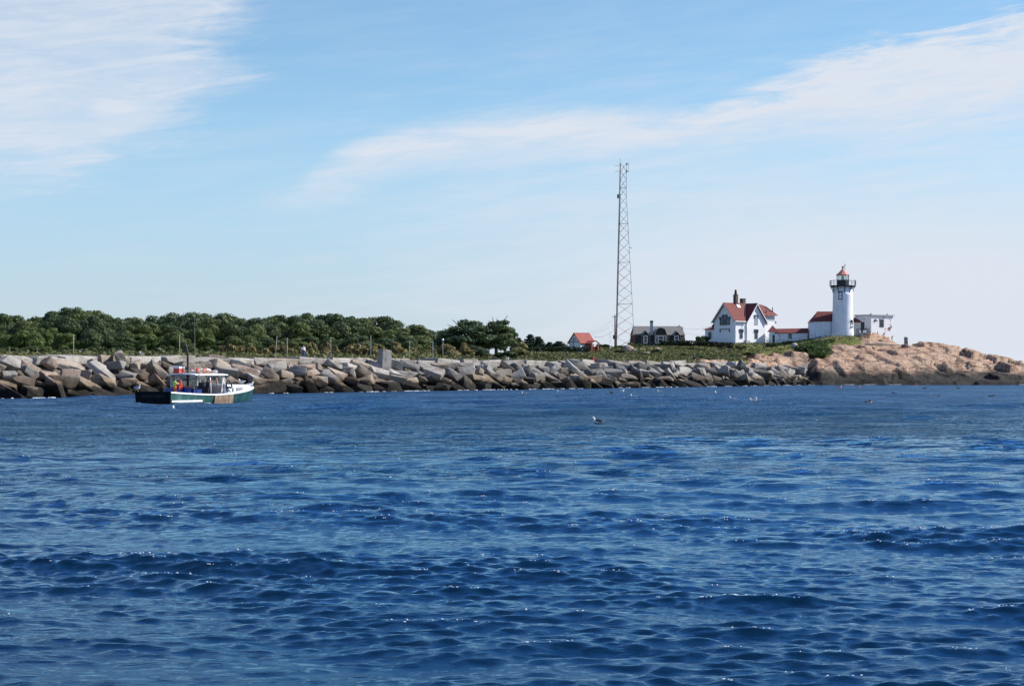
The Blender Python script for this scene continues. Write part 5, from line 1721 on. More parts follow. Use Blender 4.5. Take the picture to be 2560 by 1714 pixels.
up, h = pole('utility_pole', 1537.5, 399, 787, 'dark wooden utility pole close beside the left leg of the mast', 'pole', .16, m_dpost)
MB().box((-.2, 0, h - .4), (1.0, .1, .1)).build('crossarm', m_dpost, up)
MB().lathe([(.2, -.4), (.2, .4), (.1, .5)], 10, (-.25, 0, h * .32)).build('transformer', m_slate, up)
fp, h = pole('flagpole', 1525.5, 388, 803, 'slim bare white flagpole between the shed and the mast', 'flagpole', .075, m_trimw, r2=.03)
MB().lathe([(.11, -.6), (.11, 1.2), (.075, 1.25)], 10).build('base_post', m_trimw, fp)
MB().ball((0, 0, h), .09).build('finial', m_trimw, fp)
lp, h = pole('lamp_post', 1107, 320, 849, 'pale lamp post with white globe at the right end of the scrub', 'lamp post', .06, m_post)
MB().ball((0, 0, h), (.22, .22, .2)).build('globe', m_trimw, lp)
for i, (px, top) in enumerate(((184, 839), (449, 841), (686, 842), (718, 846), (827, 845), (927, 840), (1024, 854), (1082, 856))):
    lab = ['silver pole above the left stretch of breakwater', "silver pole above the boat's wheelhouse", 'leaning bleached pole left of the walker in white', 'bleached pole just left of the walker in white', 'bleached pole right of the walker in white',
           'bleached pole just left of the upright square block', 'short bleached pole right of the upright square block', 'short dull pole left of the white lamp post'][i]
    p_, t_ = None, None
    Yb = float(np.interp(px, [pxof(*bw(s_, 11)[0]) for s_ in np.linspace(0, BW_LEN, 60)], [bw(s_, 11)[0][1] for s_ in np.linspace(0, BW_LEN, 60)]))
    o, h = pole('bleached_pole', px, Yb, top, lab, 'pole', .055, m_post, 'bare poles standing behind the breakwater', r2=.04)
    if 'leaning' in lab: o.rotation_euler = (0, R(5), 0)
    MB().lathe([(.085, h), (.085, h + .05), (.02, h + .09)], 8).build('cap', m_conc, o)


def wire(a, b_, sag, label, r=.018):
    a, b_ = Vector(a), Vector(b_)
    pts = [a.lerp(b_, k / 12) - Vector((0, 0, sag * 4 * (k / 12) * (1 - k / 12))) for k in range(13)]
    tag(MB().tube(pts, r, 4).build('overhead_wire', m_wire, None), label, 'wire', 'overhead wires')


pt = fworld(1536, 795, 399)
wire(pt, fworld(1455, 832, 384), .9, 'overhead wire from the utility pole down to the red-roofed shed')
wire(fworld(1536, 812, 399), fworld(1290, 856, 450), 2.0, 'long sagging overhead wire running left from the utility pole to the pines')
wire(fworld(1534, 826, 399), fworld(1486, 842, 384), .5, 'short overhead wire from the utility pole past the flagpole', .03)
wire(fworld(1704, 820, 444), fworld(1794, 808, 409), .7, "overhead wire from the dark cottage up to the keeper's house")
wire(fworld(1704, 831, 444), fworld(1794, 832, 409), .5, "lower overhead wire from the dark cottage to the keeper's house")


def wire_fence(label, pts, h, n, mat, rails=2):
    P2 = [np.array(XY(px, Y)) for px, Y in pts]
    root = thing('wire_fence', label, 'fence', (*P2[0], gz(*P2[0])))
    x0, y0, z0 = root.location
    tt = np.linspace(0, len(P2) - 1, n)
    tops = []
    for k in tt:
        i = min(int(k), len(P2) - 2); q = P2[i] + (P2[i + 1] - P2[i]) * (k - i)
        zz = gz(*q) - z0
        MB().tube([(q[0] - x0, q[1] - y0, zz - .4), (q[0] - x0, q[1] - y0, zz + h)], .05, 5).build('post', mat, root)
        tops.append((q[0] - x0, q[1] - y0, zz))
    rl = MB()
    for r_ in range(rails): rl.tube([(a, b_, c + h * (1 - r_ * .42) - .04) for a, b_, c in tops], .022, 4)
    rl.build('rail', mat, root)


wire_fence('thin dark rail fence below the covered walkway', [(1926, 399), (1960, 399), (2000, 400), (2038, 401)], 1.25, 7, m_dpost)
wire_fence('wire fence with thin posts climbing the knoll below the lighthouse', [(2034, 396), (2062, 397), (2095, 400), (2128, 401)], 1.0, 5, m_conc)
wire_fence('dark post fence on the grass below the house', [(1786, 388), (1840, 386), (1886, 388), (1916, 392)], 1.6, 5, m_dpost, 1)


# boulders and bare rock lying in the grass
m_pinkrock = m_granite


def field_rock(px, Y, d, col, label, lift=.2, me=None, rot=(0.1, .1, .4)):
    x = at_px(px, Y)
    place_stone(me or BOULD[1], (x, Y, gz(x, Y) + d[2] * lift), rot, d, col, label, 'field_boulder', None)


field_rock(1571, 379, (3.0, 2.8, 3.0), 'pinkish tan', 'big rounded pink boulder in the grass at the foot of the mast', .05, ROUND[0])
field_rock(1586, 377, (1.7, 1.6, 1.4), 'pinkish tan', 'smaller pink boulder at the right side of the big rounded one', .2, ROUND[1])
field_rock(1617, 372, (2.6, 1.6, 1.0), 'pale grey', 'flat pale rock in the grass below the dark cottage', .2, ROUND[2])
field_rock(1646, 392, (2.4, 1.6, 1.0), 'pinkish tan', "pinkish rock beside the hedge's left end", .2, ROUND[3])
field_rock(1986, 394, (1.9, 1.5, 1.6), 'pale grey', 'pale rounded rock by the thin dark rail fence', .3, ROUND[4])
field_rock(1400, 322, (2.2, 1.8, 1.1), 'tan', 'tan rock in the weeds just behind the crest', .25, BOULD[17])
field_rock(1600, 356, (1.2, .9, .5), 'pale grey', 'small white stone in the weeds below the mast', .3, BOULD[6])
field_rock(1493, 352, (.8, .7, .4), 'pale grey', 'tiny pale stone in the weeds below the brick porch', .3, BOULD[8])

# ------------------------------------------------------------------ people and birds
def remesh(o, vox, smooth=True):
    md = o.modifiers.new('join', 'REMESH'); md.mode = 'VOXEL'; md.voxel_size = vox; md.use_smooth_shade = True
    if smooth:
        sm = o.modifiers.new('soften', 'SMOOTH'); sm.factor = .5; sm.iterations = 3
    return o


m_skin = M('skin', (.42, .22, .15), (.50, .28, .20), 6, .6)
m_hairb = M('brown_hair', (.035, .022, .014), (.06, .04, .025), 20, .7)


def cloth(name, c):
    return M(name, tuple(x * .85 for x in c), c, 9, .85, .004)


def person(label, loc, rz, pose, clothes, hair, group=None, cap=None, hfac=1.0):
    """One figure: a continuous body, clothes that follow it, hair or cap. pose gives joint positions facing -y."""
    J = dict(hipL=(.10, 0, .92), hipR=(-.10, 0, .92), kneeL=(.11, -.03, .49), kneeR=(-.11, -.03, .49), ankL=(.11, .02, .08), ankR=(-.11, .02, .08),
             chest=(0, 0, 1.28), neck=(0, .01, 1.46), head=(0, -.02, 1.62), shL=(.185, .01, 1.40), shR=(-.185, .01, 1.40),
             elL=(.25, .04, 1.13), elR=(-.25, .04, 1.13), wrL=(.26, -.06, .89), wrR=(-.26, -.06, .89))
    J.update(pose)
    J = {k: Vector(v) for k, v in J.items()}
    root = thing('person', label, 'person', loc, rz, group)
    root.scale = (hfac,) * 3
    pel = (J['hipL'] + J['hipR']) / 2 + Vector((0, 0, .03))
    mb = MB()
    mb.limb(pel, .135, J['chest'], .145); mb.limb(J['chest'], .14, J['neck'] - Vector((0, 0, .06)), .075); mb.limb(J['neck'] - Vector((0, 0, .05)), .06, J['head'] - Vector((0, 0, .05)), .055)
    h = J['head']
    mb.ball(h, (.077, .095, .118)); mb.ball(h + Vector((0, -.045, -.06)), (.052, .05, .05)); mb.limb(h + Vector((0, -.088, .01)), .012, h + Vector((0, -.108, -.022)), .017, 8)
    for s in (-1, 1): mb.ball(h + Vector((s * .078, .005, -.01)), (.014, .026, .034), 8, 6)
    hands = []
    for s in 'LR':
        sg = 1 if s == 'L' else -1
        mb.limb(J['chest'] + Vector((sg * .06, 0, .08)), .09, J['sh' + s], .068)
        mb.limb(J['sh' + s], .060, J['el' + s], .045); mb.limb(J['el' + s], .045, J['wr' + s], .030)
        mb.limb(J['hip' + s], .098, J['knee' + s], .062); mb.limb(J['knee' + s], .060, J['ank' + s], .040)
        ft = J['ank' + s] + Vector((0, -.02, -.05)); mb.limb(ft + Vector((0, .05, 0)), .040, ft + Vector((0, -.14, -.01)), .032)
        d = (J['wr' + s] - J['el' + s]).normalized()
        side = d.cross(Vector((1, 0, 0)) if abs(d.x) < .8 else Vector((0, 1, 0))).normalized(); nrm = d.cross(side)
        palm = J['wr' + s] + d * .055
        mb.limb(J['wr' + s], .030, palm + d * .02, .034)
        for i, ln in enumerate((.072, .082, .076, .060)):
            b0 = palm + d * .04 + side * ((i - 1.5) * .019)
            k1 = b0 + d * ln * .5 + nrm * .008; k2 = k1 + d * ln * .40 + nrm * .028
            mb.limb(b0, .0095, k1, .009, 6); mb.limb(k1, .009, k2, .008, 6)
        th = palm - side * .032; mb.limb(th, .011, th + d * .035 - side * .022, .010, 6); mb.limb(th + d * .035 - side * .022, .010, th + d * .065 - side * .018 + nrm * .012, .009, 6)
        hands.append(palm)
    body = remesh(mb.build('body', m_skin, root), .0085)
    for s in (-1, 1): MB().ball(h + Vector((s * .03, -.087, .012)), .010, 6, 4).build('eye', m_black, root)
    MB().limb(h + Vector((-.022, -.092, -.058)), .006, h + Vector((.022, -.092, -.058)), .006, 6).build('mouth', M('lips', (.28, .09, .08), (.32, .12, .10), 5), root)
    up_h = Vector((0, 0, 1))
    if cap is not None:
        cb = MB(); cb.ball(h + Vector((0, .004, .045)), (.088, .104, .085)); cb.limb(h + Vector((0, -.08, .05)), .05, h + Vector((0, -.15, .045)), .035)
        remesh(cb.build('cap', cap, root), .014)
    hb = MB(); hb.ball(h + Vector((0, .018, .028)), (.084, .096, .105)); remesh(hb.build('hair', hair, root), .014)
    for kind, mat in clothes:
        c = MB()
        if kind in ('shirt', 'tshirt'):
            c.limb(pel + Vector((0, 0, .0)), .155, J['chest'], .165); c.limb(J['chest'], .16, J['neck'] - Vector((0, 0, .09)), .10)
            for s in 'LR':
                sg = 1 if s == 'L' else -1
                c.limb(J['chest'] + Vector((sg * .06, 0, .08)), .105, J['sh' + s], .084)
                e = J['el' + s] if kind == 'shirt' else J['sh' + s].lerp(J['el' + s], .62)
                c.limb(J['sh' + s], .078, e, .066)
                if kind == 'shirt': c.limb(J['el' + s], .062, J['el' + s].lerp(J['wr' + s], .9), .046)
        elif kind == 'vest':
            c.limb(pel + Vector((0, 0, .12)), .165, J['chest'], .176); c.limb(J['chest'], .172, J['neck'] - Vector((0, 0, .10)), .10)
            for s in 'LR':
                sg = 1 if s == 'L' else -1
                c.limb(J['chest'] + Vector((sg * .06, 0, .08)), .115, J['sh' + s], .094); c.limb(J['sh' + s], .088, J['sh' + s].lerp(J['el' + s], .5), .078)
        elif kind in ('trousers', 'shorts', 'bib'):
            c.limb(pel - Vector((0, 0, .03)), .16, pel + Vector((0, 0, .10)), .158)
            for s in 'LR':
                k = J['knee' + s]
                if kind == 'shorts': c.limb(J['hip' + s], .115, J['hip' + s].lerp(k, .85), .098)
                else: c.limb(J['hip' + s], .122, k, .086); c.limb(k, .086, J['ank' + s].lerp(k, .1), .074)
            if kind == 'bib':
                c.limb(pel + Vector((0, -.02, .1)), .165, J['chest'] + Vector((0, -.035, -.02)), .155)
                for sg in (-1, 1): c.tube([J['chest'] + Vector((sg * .07, -.15, .04)), J['chest'] + Vector((sg * .09, -.06, .22)), J['chest'] + Vector((sg * .08, .12, .12))], .022, 6)
        elif kind in ('shoes', 'boots'):
            for s in 'LR':
                ft = J['ank' + s] + Vector((0, -.02, -.045)); c = MB(); c.limb(ft + Vector((0, .055, 0)), .050, ft + Vector((0, -.15, -.008)), .042)
                c.limb(J['ank' + s], .055, J['ank' + s].lerp(J['knee' + s], .7 if kind == 'boots' else .12), .068 if kind == 'boots' else .05)
                remesh(c.build('boot' if kind == 'boots' else 'shoe', mat, root), .014)
            continue
        remesh(c.build({'tshirt': 'shirt', 'bib': 'overalls'}.get(kind, kind), mat, root), .014)
    return root, J


m_yel = cloth('hi_vis_green', (.45, .75, .12)); m_pinkc = cloth('flesh_pink_shirt', (.62, .36, .27)); m_orange = cloth('orange_oilskin', (.75, .17, .03))
m_blackc = cloth('black_cotton', (.012, .013, .017)); m_jean = cloth('blue_denim', (.06, .10, .22)); m_whitec = cloth('white_cotton', (.72, .72, .76)); m_maroon = cloth('maroon_cloth', (.10, .02, .035)); m_greyc = cloth('grey_cotton', (.24, .23, .22))
m_redc = cloth('red_jersey', (.48, .035, .03))


def crest(px):
    """Point on the crest of the breakwater under photo column px."""
    best = min((abs(pxof(*bw(s_, 7.2)[0]) - px), s_) for s_ in np.linspace(0, BW_LEN, 900))
    p = bw(best[1], 7.2)[0]
    return (p[0], p[1], 4.63)


p_, J_ = person('walker in white shirt and blue jeans with a maroon bag at the waist', crest(760), R(18),
                dict(kneeL=(.11, -.14, .50), ankL=(.11, -.08, .09), ankR=(-.11, .14, .12), wrL=(.22, -.18, .98), wrR=(-.12, -.22, 1.22), elR=(-.27, -.02, 1.16)),
                [('shirt', m_whitec), ('trousers', m_jean), ('shoes', m_greyc)], m_hairb)
MB().limb((-.06, -.17, .98), .10, (.10, -.17, .96), .10).build('waist_bag', m_maroon, p_)
p_, J_ = person('walker in black shirt and white cap seen from behind on the crest', crest(1735), R(200),
                dict(kneeL=(.11, -.10, .50), ankL=(.10, -.02, .08), elL=(.29, .06, 1.16), elR=(-.29, .06, 1.16), wrL=(.20, -.10, 1.0), wrR=(-.20, -.10, 1.0)),
                [('tshirt', m_blackc), ('shorts', m_blackc), ('shoes', m_whitec)], m_hairb, cap=m_whitec)
em = MB(); em.tube([(.07 * math.cos(R(a)), .163, 1.28 + .07 * math.sin(R(a))) for a in range(0, 361, 30)], .016, 5, cap=False); em.build('shirt_emblem', m_whitec, p_)
cx = crest(1492)
person('small figure in red sitting behind the breakwater crest below the shed', (cx[0] - .5, cx[1] + 2.6, 4.05), R(15),
       dict(kneeL=(.14, -.40, .94), kneeR=(-.14, -.40, .94), ankL=(.14, -.42, .50), ankR=(-.14, -.42, .50), wrL=(.14, -.36, 1.02), wrR=(-.14, -.36, 1.02), elL=(.27, -.06, 1.12), elR=(-.27, -.06, 1.12)),
       [('shirt', m_redc), ('trousers', m_redc), ('shoes', m_greyc)], M('fair_hair', (.40, .22, .09), (.5, .30, .14), 12, .7), hfac=.82)

m_gull = M('gull_white', (.72, .72, .72), (.80, .80, .80), 8, .7)
m_gullg = M('gull_grey', (.28, .29, .31), (.36, .37, .39), 8, .7)
m_gullb = M('gull_black', (.018, .018, .02), (.04, .04, .045), 8, .7)
m_beak = M('gull_beak', (.55, .34, .05), (.6, .4, .08), 8, .5)
m_brownb = M('duck_brown', (.06, .045, .035), (.11, .085, .065), 8, .8)


def bird_proto(kind, wingmat, bodymat, headmat, stand=False):
    root = thing('gull' if kind == 'gull' else 'duck', 'x', 'bird')
    mb = MB(); z = .22 if stand else .05
    mb.ball((0, 0, z), (.25, .115, .105), 14, 9); mb.limb((.16, 0, z + .04), .08, (.22, 0, z + .18), .055)
    mb.limb((-.18, 0, z + .02), .06, (-.36, 0, z + .05), .02)
    remesh(mb.build('body', bodymat, root), .016)
    hd = MB(); hd.ball((.245, 0, z + .21), (.068, .056, .058), 12, 8); hd.build('head', headmat, root)
    MB().tube([(.30, 0, z + .205), (.345, 0, z + .195), (.39, 0, z + .18)], [.018, .016, .006], 6).build('beak', m_beak, root)
    for s in (-1, 1):
        w = MB(); w.ball((-.06, s * .095, z + .05), (.24, .03, .072), 12, 7, Matrix.Rotation(R(-5), 3, 'Y')); w.limb((-.2, s * .07, z + .07), .03, (-.40, s * .03, z + .075), .008, 6)
        w.build('wing', wingmat, root)
        MB().ball((.285, s * .045, z + .225), .010, 6, 4).build('eye', m_black, root)
        if stand: MB().tube([(.02, s * .05, z - .06), (.03, s * .05, 0)], .012, 5).tube([(.03, s * .05, .005), (.10, s * .06, .005)], .012, 5).build('leg', m_beak, root)
    return root


def copy_tree(o, parent=None):
    c = o.copy(); COL.objects.link(c)
    if parent is not None: c.parent = parent
    for ch in list(o.children): copy_tree(ch, c)
    return c


G_FLOAT = bird_proto('gull', m_gullg, m_gull, m_gull)
G_STAND = bird_proto('gull', m_gullg, m_gull, m_gull, True)
G_DARK = bird_proto('gull', m_gullb, m_gull, m_gull)
D_FLOAT = bird_proto('duck', m_brownb, m_brownb, m_brownb)
_used = set()


def bird(proto, loc, rz, label, sc_=1.0, group='seabirds on the water'):
    if proto.name in _used: o = copy_tree(proto)
    else: o = proto; _used.add(proto.name)
    o.location = loc; o.rotation_euler = (0, 0, rz); o.scale = (sc_,) * 3
    tag(o, label, 'bird', group)
    return o


def on_water(px, py):
    Y = EYE * FPX / (py - HOR)
    return (at_px(px, Y), Y, 0.0)


bird(G_FLOAT, on_water(433, 1025), R(100), 'white gull swimming just in front of the boat stern', 1.1)
bird(G_FLOAT, on_water(835, 1014), R(160), 'lone gull swimming in open water right of the boat', 1.05)
bird(G_DARK, on_water(1494, 1055), R(178), 'black-backed gull nearest the camera, swimming below the mast', .95)
for px, py, rz, lab in ((1310, 985, 170, 'gull on the water below the broad dark pine'), (1398, 981, 165, 'gull on the water below the left side of the shed'), (1556, 978, 30, 'small gull near the stones below the mast'),
                        (1583, 992, 175, "gull swimming below the dark cottage's left end"), (1649, 980, 178, 'gull swimming near the stones below the cottage chimney'), (1831, 998, 170, "gull with lifted tail on the water below the keeper's house"),
                        (1882, 1003, 185, 'left gull of a close pair right of the house'), (1896, 1001, 175, 'right gull of a close pair right of the house'), (1789, 983, 90, 'tiny gull facing away near the stones below the house')):
    bird(G_FLOAT, on_water(px, py), R(rz), lab, 1.05)
for px, py, rz, lab in ((1529, 982, 180, 'dark duck near the stones left of the mast foot'), (2235, 984, 180, 'dark duck in the water off the granite ledge'), (2347, 992, 60, 'dark duck off the dark ledge, farther right of the lighthouse'),
                        (2478, 992, 0, 'dark duck nearest the right edge of the photo'), (2395, 971, 180, 'dark duck close under the ledge at right'), (2312, 971, 180, 'dark duck close under the ledge, left of another')):
    bird(D_FLOAT, on_water(px, py), R(rz), lab, 1.0)
Yc = crest(354)
bird(G_STAND, (at_px(354, Yc[1]), Yc[1], 4.63), R(150), 'gull standing on the crest left of the boat', 1.15, 'seabirds standing')
Yc = crest(1268)
bird(G_STAND, (at_px(1268, Yc[1]), Yc[1], 4.63), R(20), 'gull standing on the crest right of the dark pointed boulder', 1.1, 'seabirds standing')
fl = thing('gull', 'small gull flying in the sky above the house', 'bird', fworld(1899, 733, 380), R(70), 'seabirds flying')
MB().ball((0, 0, 0), (.22, .07, .07), 10, 7).build('body', m_gull, fl)
for s in (-1, 1): MB().add([(.1, s * .05, .03), (-.06, s * .05, .03), (-.02, s * .4, .16), (-.16, s * .72, .05), (.04, s * .42, .17)], [(0, 1, 2, 4), (2, 3, 4)]).build('wing', m_gullg, fl)

# lobster buoys afloat
m_buoyr = M('buoy_red', (.55, .06, .04), (.62, .10, .06), 5, .5)


def buoy_afloat(px, py, mats, label, k=1.0, rot=(0, .5, .3)):
    o = thing('lobster_buoy', label, 'buoy', on_water(px, py), 0, 'lobster buoys afloat')
    o.rotation_euler = rot; o.scale = (k, k, k)
    MB().lathe([(.03, -.28), (.13, -.2), (.17, 0), (.15, .2), (.07, .28)], 12).build('float', mats[0], o)
    MB().tube([(0, 0, .25), (0, 0, .62)], .025, 6).build('spindle', mats[1], o)


buoy_afloat(2100, 970, (m_buoyr, m_trimw), 'red buoy close under the ledge below the lighthouse')
buoy_afloat(2147, 969, (m_buoyr, m_trimw), 'red buoy under the ledge, right of the lighthouse', .9)
buoy_afloat(2288, 965, (m_buoyr, m_trimw), 'red buoy hard against the dark ledge right of the drum', .9)
o = thing('mooring_float', 'pair of lashed dark floats banded with white right of the lighthouse', 'float', on_water(2171, 1009), R(25))
o.scale = (.62,) * 3
for dx, dz in ((-.28, .08), (.25, .22)):
    f_ = MB().lathe([(.06, -.36), (.26, -.30), (.29, 0), (.26, .30), (.06, .36)], 14, (dx, 0, dz)).build('float', m_gullb, o)
    MB().lathe([(.295, -.05), (.297, 0), (.295, .05)], 14, (dx, 0, dz), cap=False).build('band', m_trimw, f_)


def text_mesh(name, body, size, mat, parent, loc, rot, align='LEFT'):
    cu = bpy.data.curves.new(name, 'FONT'); cu.body = body; cu.size = size; cu.align_x = align; cu.extrude = .004
    tmp = bpy.data.objects.new('tmp', cu); COL.objects.link(tmp)
    me = bpy.data.meshes.new_from_object(tmp.evaluated_get(bpy.context.evaluated_depsgraph_get()))
    bpy.data.objects.remove(tmp)
    o = link(name, me, parent, mat); o.location = loc; o.rotation_euler = rot
    return o


# ------------------------------------------------------------------ lobster boat
m_salt = bpy.data.materials.new('salted_glass')
N, L, b = nodes_of(m_salt)
_tr = N.new('ShaderNodeBsdfTransparent'); _tr.inputs[0].default_value = (.82, .88, .92, 1)
b.inputs['Base Color'].default_value = (.55, .60, .64, 1); b.inputs['Roughness'].default_value = .25
_ms = N.new('ShaderNodeMixShader'); _ms.inputs[0].default_value = .24
L.new(_tr.outputs[0], _ms.inputs[1]); L.new(b.outputs[0], _ms.inputs[2]); L.new(_ms.outputs[0], N['Material Output'].inputs[0])


def lobster_boat():
    Y0 = EYE * FPX / (1009.5 - HOR)
    th = R(56)
    fx, fy = math.cos(th), math.sin(th)
    B, Ln = 4.4, 12.7
    nx, ny = fy, -fx                           # starboard
    sx, sy = at_px(429, Y0), Y0                # starboard quarter at the waterline
    ox, oy = sx - nx * B / 2, sy - ny * B / 2
    hullm = bpy.data.materials.new('green_hull_paint')
    N, L, b = nodes_of(hullm)
    b.inputs['Roughness'].default_value = .38
    tc = N.new('ShaderNodeTexCoord'); sp = N.new('ShaderNodeSeparateXYZ'); L.new(tc.outputs['Object'], sp.inputs[0])
    mp = N.new('ShaderNodeMapping'); mp.inputs['Scale'].default_value = (3.0, 3.0, .5); L.new(tc.outputs['Object'], mp.inputs[0])
    nz = N.new('ShaderNodeTexNoise'); nz.inputs['Scale'].default_value = 1.0; nz.inputs['Detail'].default_value = 7; nz.inputs['Roughness'].default_value = .65; L.new(mp.outputs[0], nz.inputs['Vector'])
    rp = N.new('ShaderNodeValToRGB')
    for i, (p, c) in enumerate([(.34, (.010, .048, .042)), (.48, (.020, .085, .072)), (.58, (.045, .125, .108)), (.70, (.13, .18, .165))]):
        e = rp.color_ramp.elements[i] if i < 2 else rp.color_ramp.elements.new(p)
        e.position = p; e.color = (*c, 1)
    L.new(nz.outputs[0], rp.inputs[0])
    # the forward third was painted in a darker blue-green
    fw = N.new('ShaderNodeMapRange'); L.new(sp.outputs[0], fw.inputs[0]); fw.inputs[1].default_value = 7.6; fw.inputs[2].default_value = 7.9
    mx = N.new('ShaderNodeMix'); mx.data_type = 'RGBA'; L.new(fw.outputs[0], mx.inputs[0]); L.new(rp.outputs[0], mx.inputs[6])
    mm = N.new('ShaderNodeMix'); mm.data_type = 'RGBA'; mm.blend_type = 'MULTIPLY'; mm.inputs[0].default_value = 1; L.new(rp.outputs[0], mm.inputs[6]); mm.inputs[7].default_value = (.35, .62, .72, 1)
    L.new(mm.outputs[2], mx.inputs[7]); L.new(mx.outputs[2], b.inputs['Base Color'])
    t = thing('lobster_boat', 'green and white lobster boat with open wheelhouse and black transom', 'boat', (ox, oy, 0), th)

    def half(x):
        u = x / Ln
        return (B / 2) * (1 - max(0, (u - .42) / .58) ** 2.5) * (1 - .03 * (1 - u))

    def sheer(x):
        u = x / Ln
        return .70 + .24 * max(0, (.42 - u) / .42) ** 1.5 + .58 * max(0, (u - .42) / .58) ** 1.7

    S = 30
    hv, hf = [], []
    for i in range(S + 1):
        x = Ln * i / S
        u = i / S
        b_, z = max(half(x), .03), sheer(x)
        rk = .55 * max(0, u - .85) / .15
        row = [(x, b_, z), (x - rk * .4, b_ * (.985 - .12 * u * u), z * .45), (x - rk, b_ * (.96 - .40 * u ** 3), .0), (x - rk * 1.3, b_ * (.86 - .5 * u ** 2), -.45), (x - rk * 1.5, .0, -.8)]
        hv += [(a, -c, d) for a, c, d in row] + [(a, c, d) for a, c, d in row[::-1][1:]]
    w = 9
    for i in range(S):
        for j in range(w - 1): hf.append((i * w + j, i * w + j + 1, (i + 1) * w + j + 1, (i + 1) * w + j))
    hb = MB(); hb.add(hv, hf, True); hb.add(hv[-w:], [tuple(range(w))]); hb.build('hull', hullm, t)
    b0, z0 = half(0), sheer(0)
    m_tr = M('transom_black', (.004, .006, .008), (.008, .011, .013), 3, .85, spec=.08)  # near black and matt, much darker than the hull sides
    tr = MB(); tr.prism([(-.04, -b0, z0 + .02), (-.04, b0, z0 + .12), (-.04, b0 * .96, 0), (-.04, b0 * .86, -.45), (-.04, -b0 * .86, -.45), (-.04, -b0 * .96, 0)], (.06, 0, 0)); tro = tr.build('transom', m_tr, t)
    text_mesh('lettering', 'ANN ELIZABETH', .37, M('dull_silver_letters', (.035, .042, .046), (.055, .062, .068), 4, .8, spec=.1), tro, (-.052, -.05, .52), (R(90), 0, R(-90)), 'CENTER')
    # bulwarks, rail caps, deck
    inn = MB(); dk = MB(); cap = MB()
    xs_ = [6.9 * i / 14 for i in range(15)]
    for s in (-1, 1):
        v = []
        for x in xs_: v += [(x, s * (half(x) - .10), sheer(x)), (x, s * (half(x) - .10), .3)]
        inn.add(v, [(2 * i, 2 * i + 1, 2 * i + 3, 2 * i + 2) for i in range(14)])
        v = []
        for x in [Ln * .993 * i / 28 for i in range(29)]:
            h_, z_ = half(x), sheer(x)
            v += [(x, s * max(h_ + .05, .06), z_ - .02), (x, s * max(h_ + .05, .06), z_ + .11), (x, s * max(h_ - .16, .0), z_ + .11), (x, s * max(h_ - .16, .0), z_ - .02)]
        cp = MB(); cp.add(v, [(4 * i + j, 4 * i + (j + 1) % 4, 4 * i + 4 + (j + 1) % 4, 4 * i + 4 + j) for i in range(28) for j in range(4)] + [(0, 1, 2, 3)])
        cp.build('rail_cap', m_trimw, t)
    inn.build('bulwark', M('grey_gelcoat', (.30, .33, .34), (.42, .45, .46), 3, .6), t)
    v = []
    for x in xs_: v += [(x, -half(x) + .1, .42), (x, half(x) - .1, .42)]
    dk.add(v, [(2 * i, 2 * i + 1, 2 * i + 3, 2 * i + 2) for i in range(14)]); dk.build('deck', M('work_deck', (.16, .17, .17), (.26, .27, .27), 2, .8), t)
    MB().box((.10, 0, z0 + .04), (.22, b0 * 2 - .1, .14)).build('stern_rail', m_tr, t)
    # white rub strake low on the quarter and the tan hauling plates
    rs = MB()
    for k in range(8):
        xa, xb = .1 + k * .46, .1 + (k + 1) * .46 + .002
        rs.add([(xa, -half(xa) * .985 - .05, .14), (xb, -half(xb) * .985 - .05, .14), (xb, -half(xb) * .985 - .05, .30), (xa, -half(xa) * .985 - .05, .30), (xa, -half(xa) * .96 + .1, .14), (xb, -half(xb) * .96 + .1, .14), (xb, -half(xb) * .96 + .1, .30), (xa, -half(xa) * .96 + .1, .30)], [(0, 1, 2, 3), (3, 2, 6, 7), (1, 0, 4, 5)])
    rs.build('rub_strake', m_trimw, t)
    m_tan = M('rusty_hauling_plate', (.17, .10, .055), (.30, .235, .165), 1.6, .7, .01, 6, stretch=(2.5, 1, .6), c3=(.45, .13, .05))
    hp = MB(); pv = []
    xsb = [5.3 + 2.5 * k / 8 for k in range(9)]
    for x in xsb: pv += [(x, -half(x) - .03, sheer(x) - .02), (x - .0, -half(x) * .985 - .05, sheer(x) * .45), (x, -half(x) * .96 - .03, -.12)]
    hp.add(pv, [(3 * i + j, 3 * i + j + 1, 3 * i + 4 + j, 3 * i + 3 + j) for i in range(8) for j in range(2)]); hp.build('hauling_plate', m_tan, t)
    # foredeck and trunk cabin
    v = []; xs2 = [6.9 + (Ln - 6.95) * i / 16 for i in range(17)]
    for x in xs2: v += [(x, -half(x) + .02, sheer(x) + .02), (x, 0, sheer(x) + .16), (x, half(x) - .02, sheer(x) + .02)]
    MB().add(v, [(3 * i + j, 3 * i + j + 1, 3 * i + 4 + j, 3 * i + 3 + j) for i in range(16) for j in range(2)], True).build('foredeck', m_trimw, t)
    v = []; xs3 = [7.1 + 4.9 * i / 14 for i in range(15)]
    for x in xs3:
        k = (x - 7.1) / 4.9
        hh = half(x) * .86 - .05; top = 1.58 - .06 * k; top = max(top, sheer(x) + .10)
        v += [(x, -hh, sheer(x) - .05), (x, -hh + .10, top - .10), (x, -hh + .34, top), (x, 0, top + .06), (x, hh - .34, top), (x, hh - .10, top - .10), (x, hh, sheer(x) - .05)]
    tk = MB(); tk.add(v, [(7 * i + j, 7 * i + j + 1, 7 * i + 8 + j, 7 * i + 7 + j) for i in range(14) for j in range(6)], False); tk.add(v[-7:], [(0, 1, 2, 3, 4, 5, 6)]); tk.add(v[:7], [(6, 5, 4, 3, 2, 1, 0)])
    tko = tk.build('trunk_cabin', m_trimw, t)
    # side window of the trunk, lying on its sloping face
    xa, xb = 8.75, 9.85
    yy = lambda x: -(half(x) * .86 - .05)
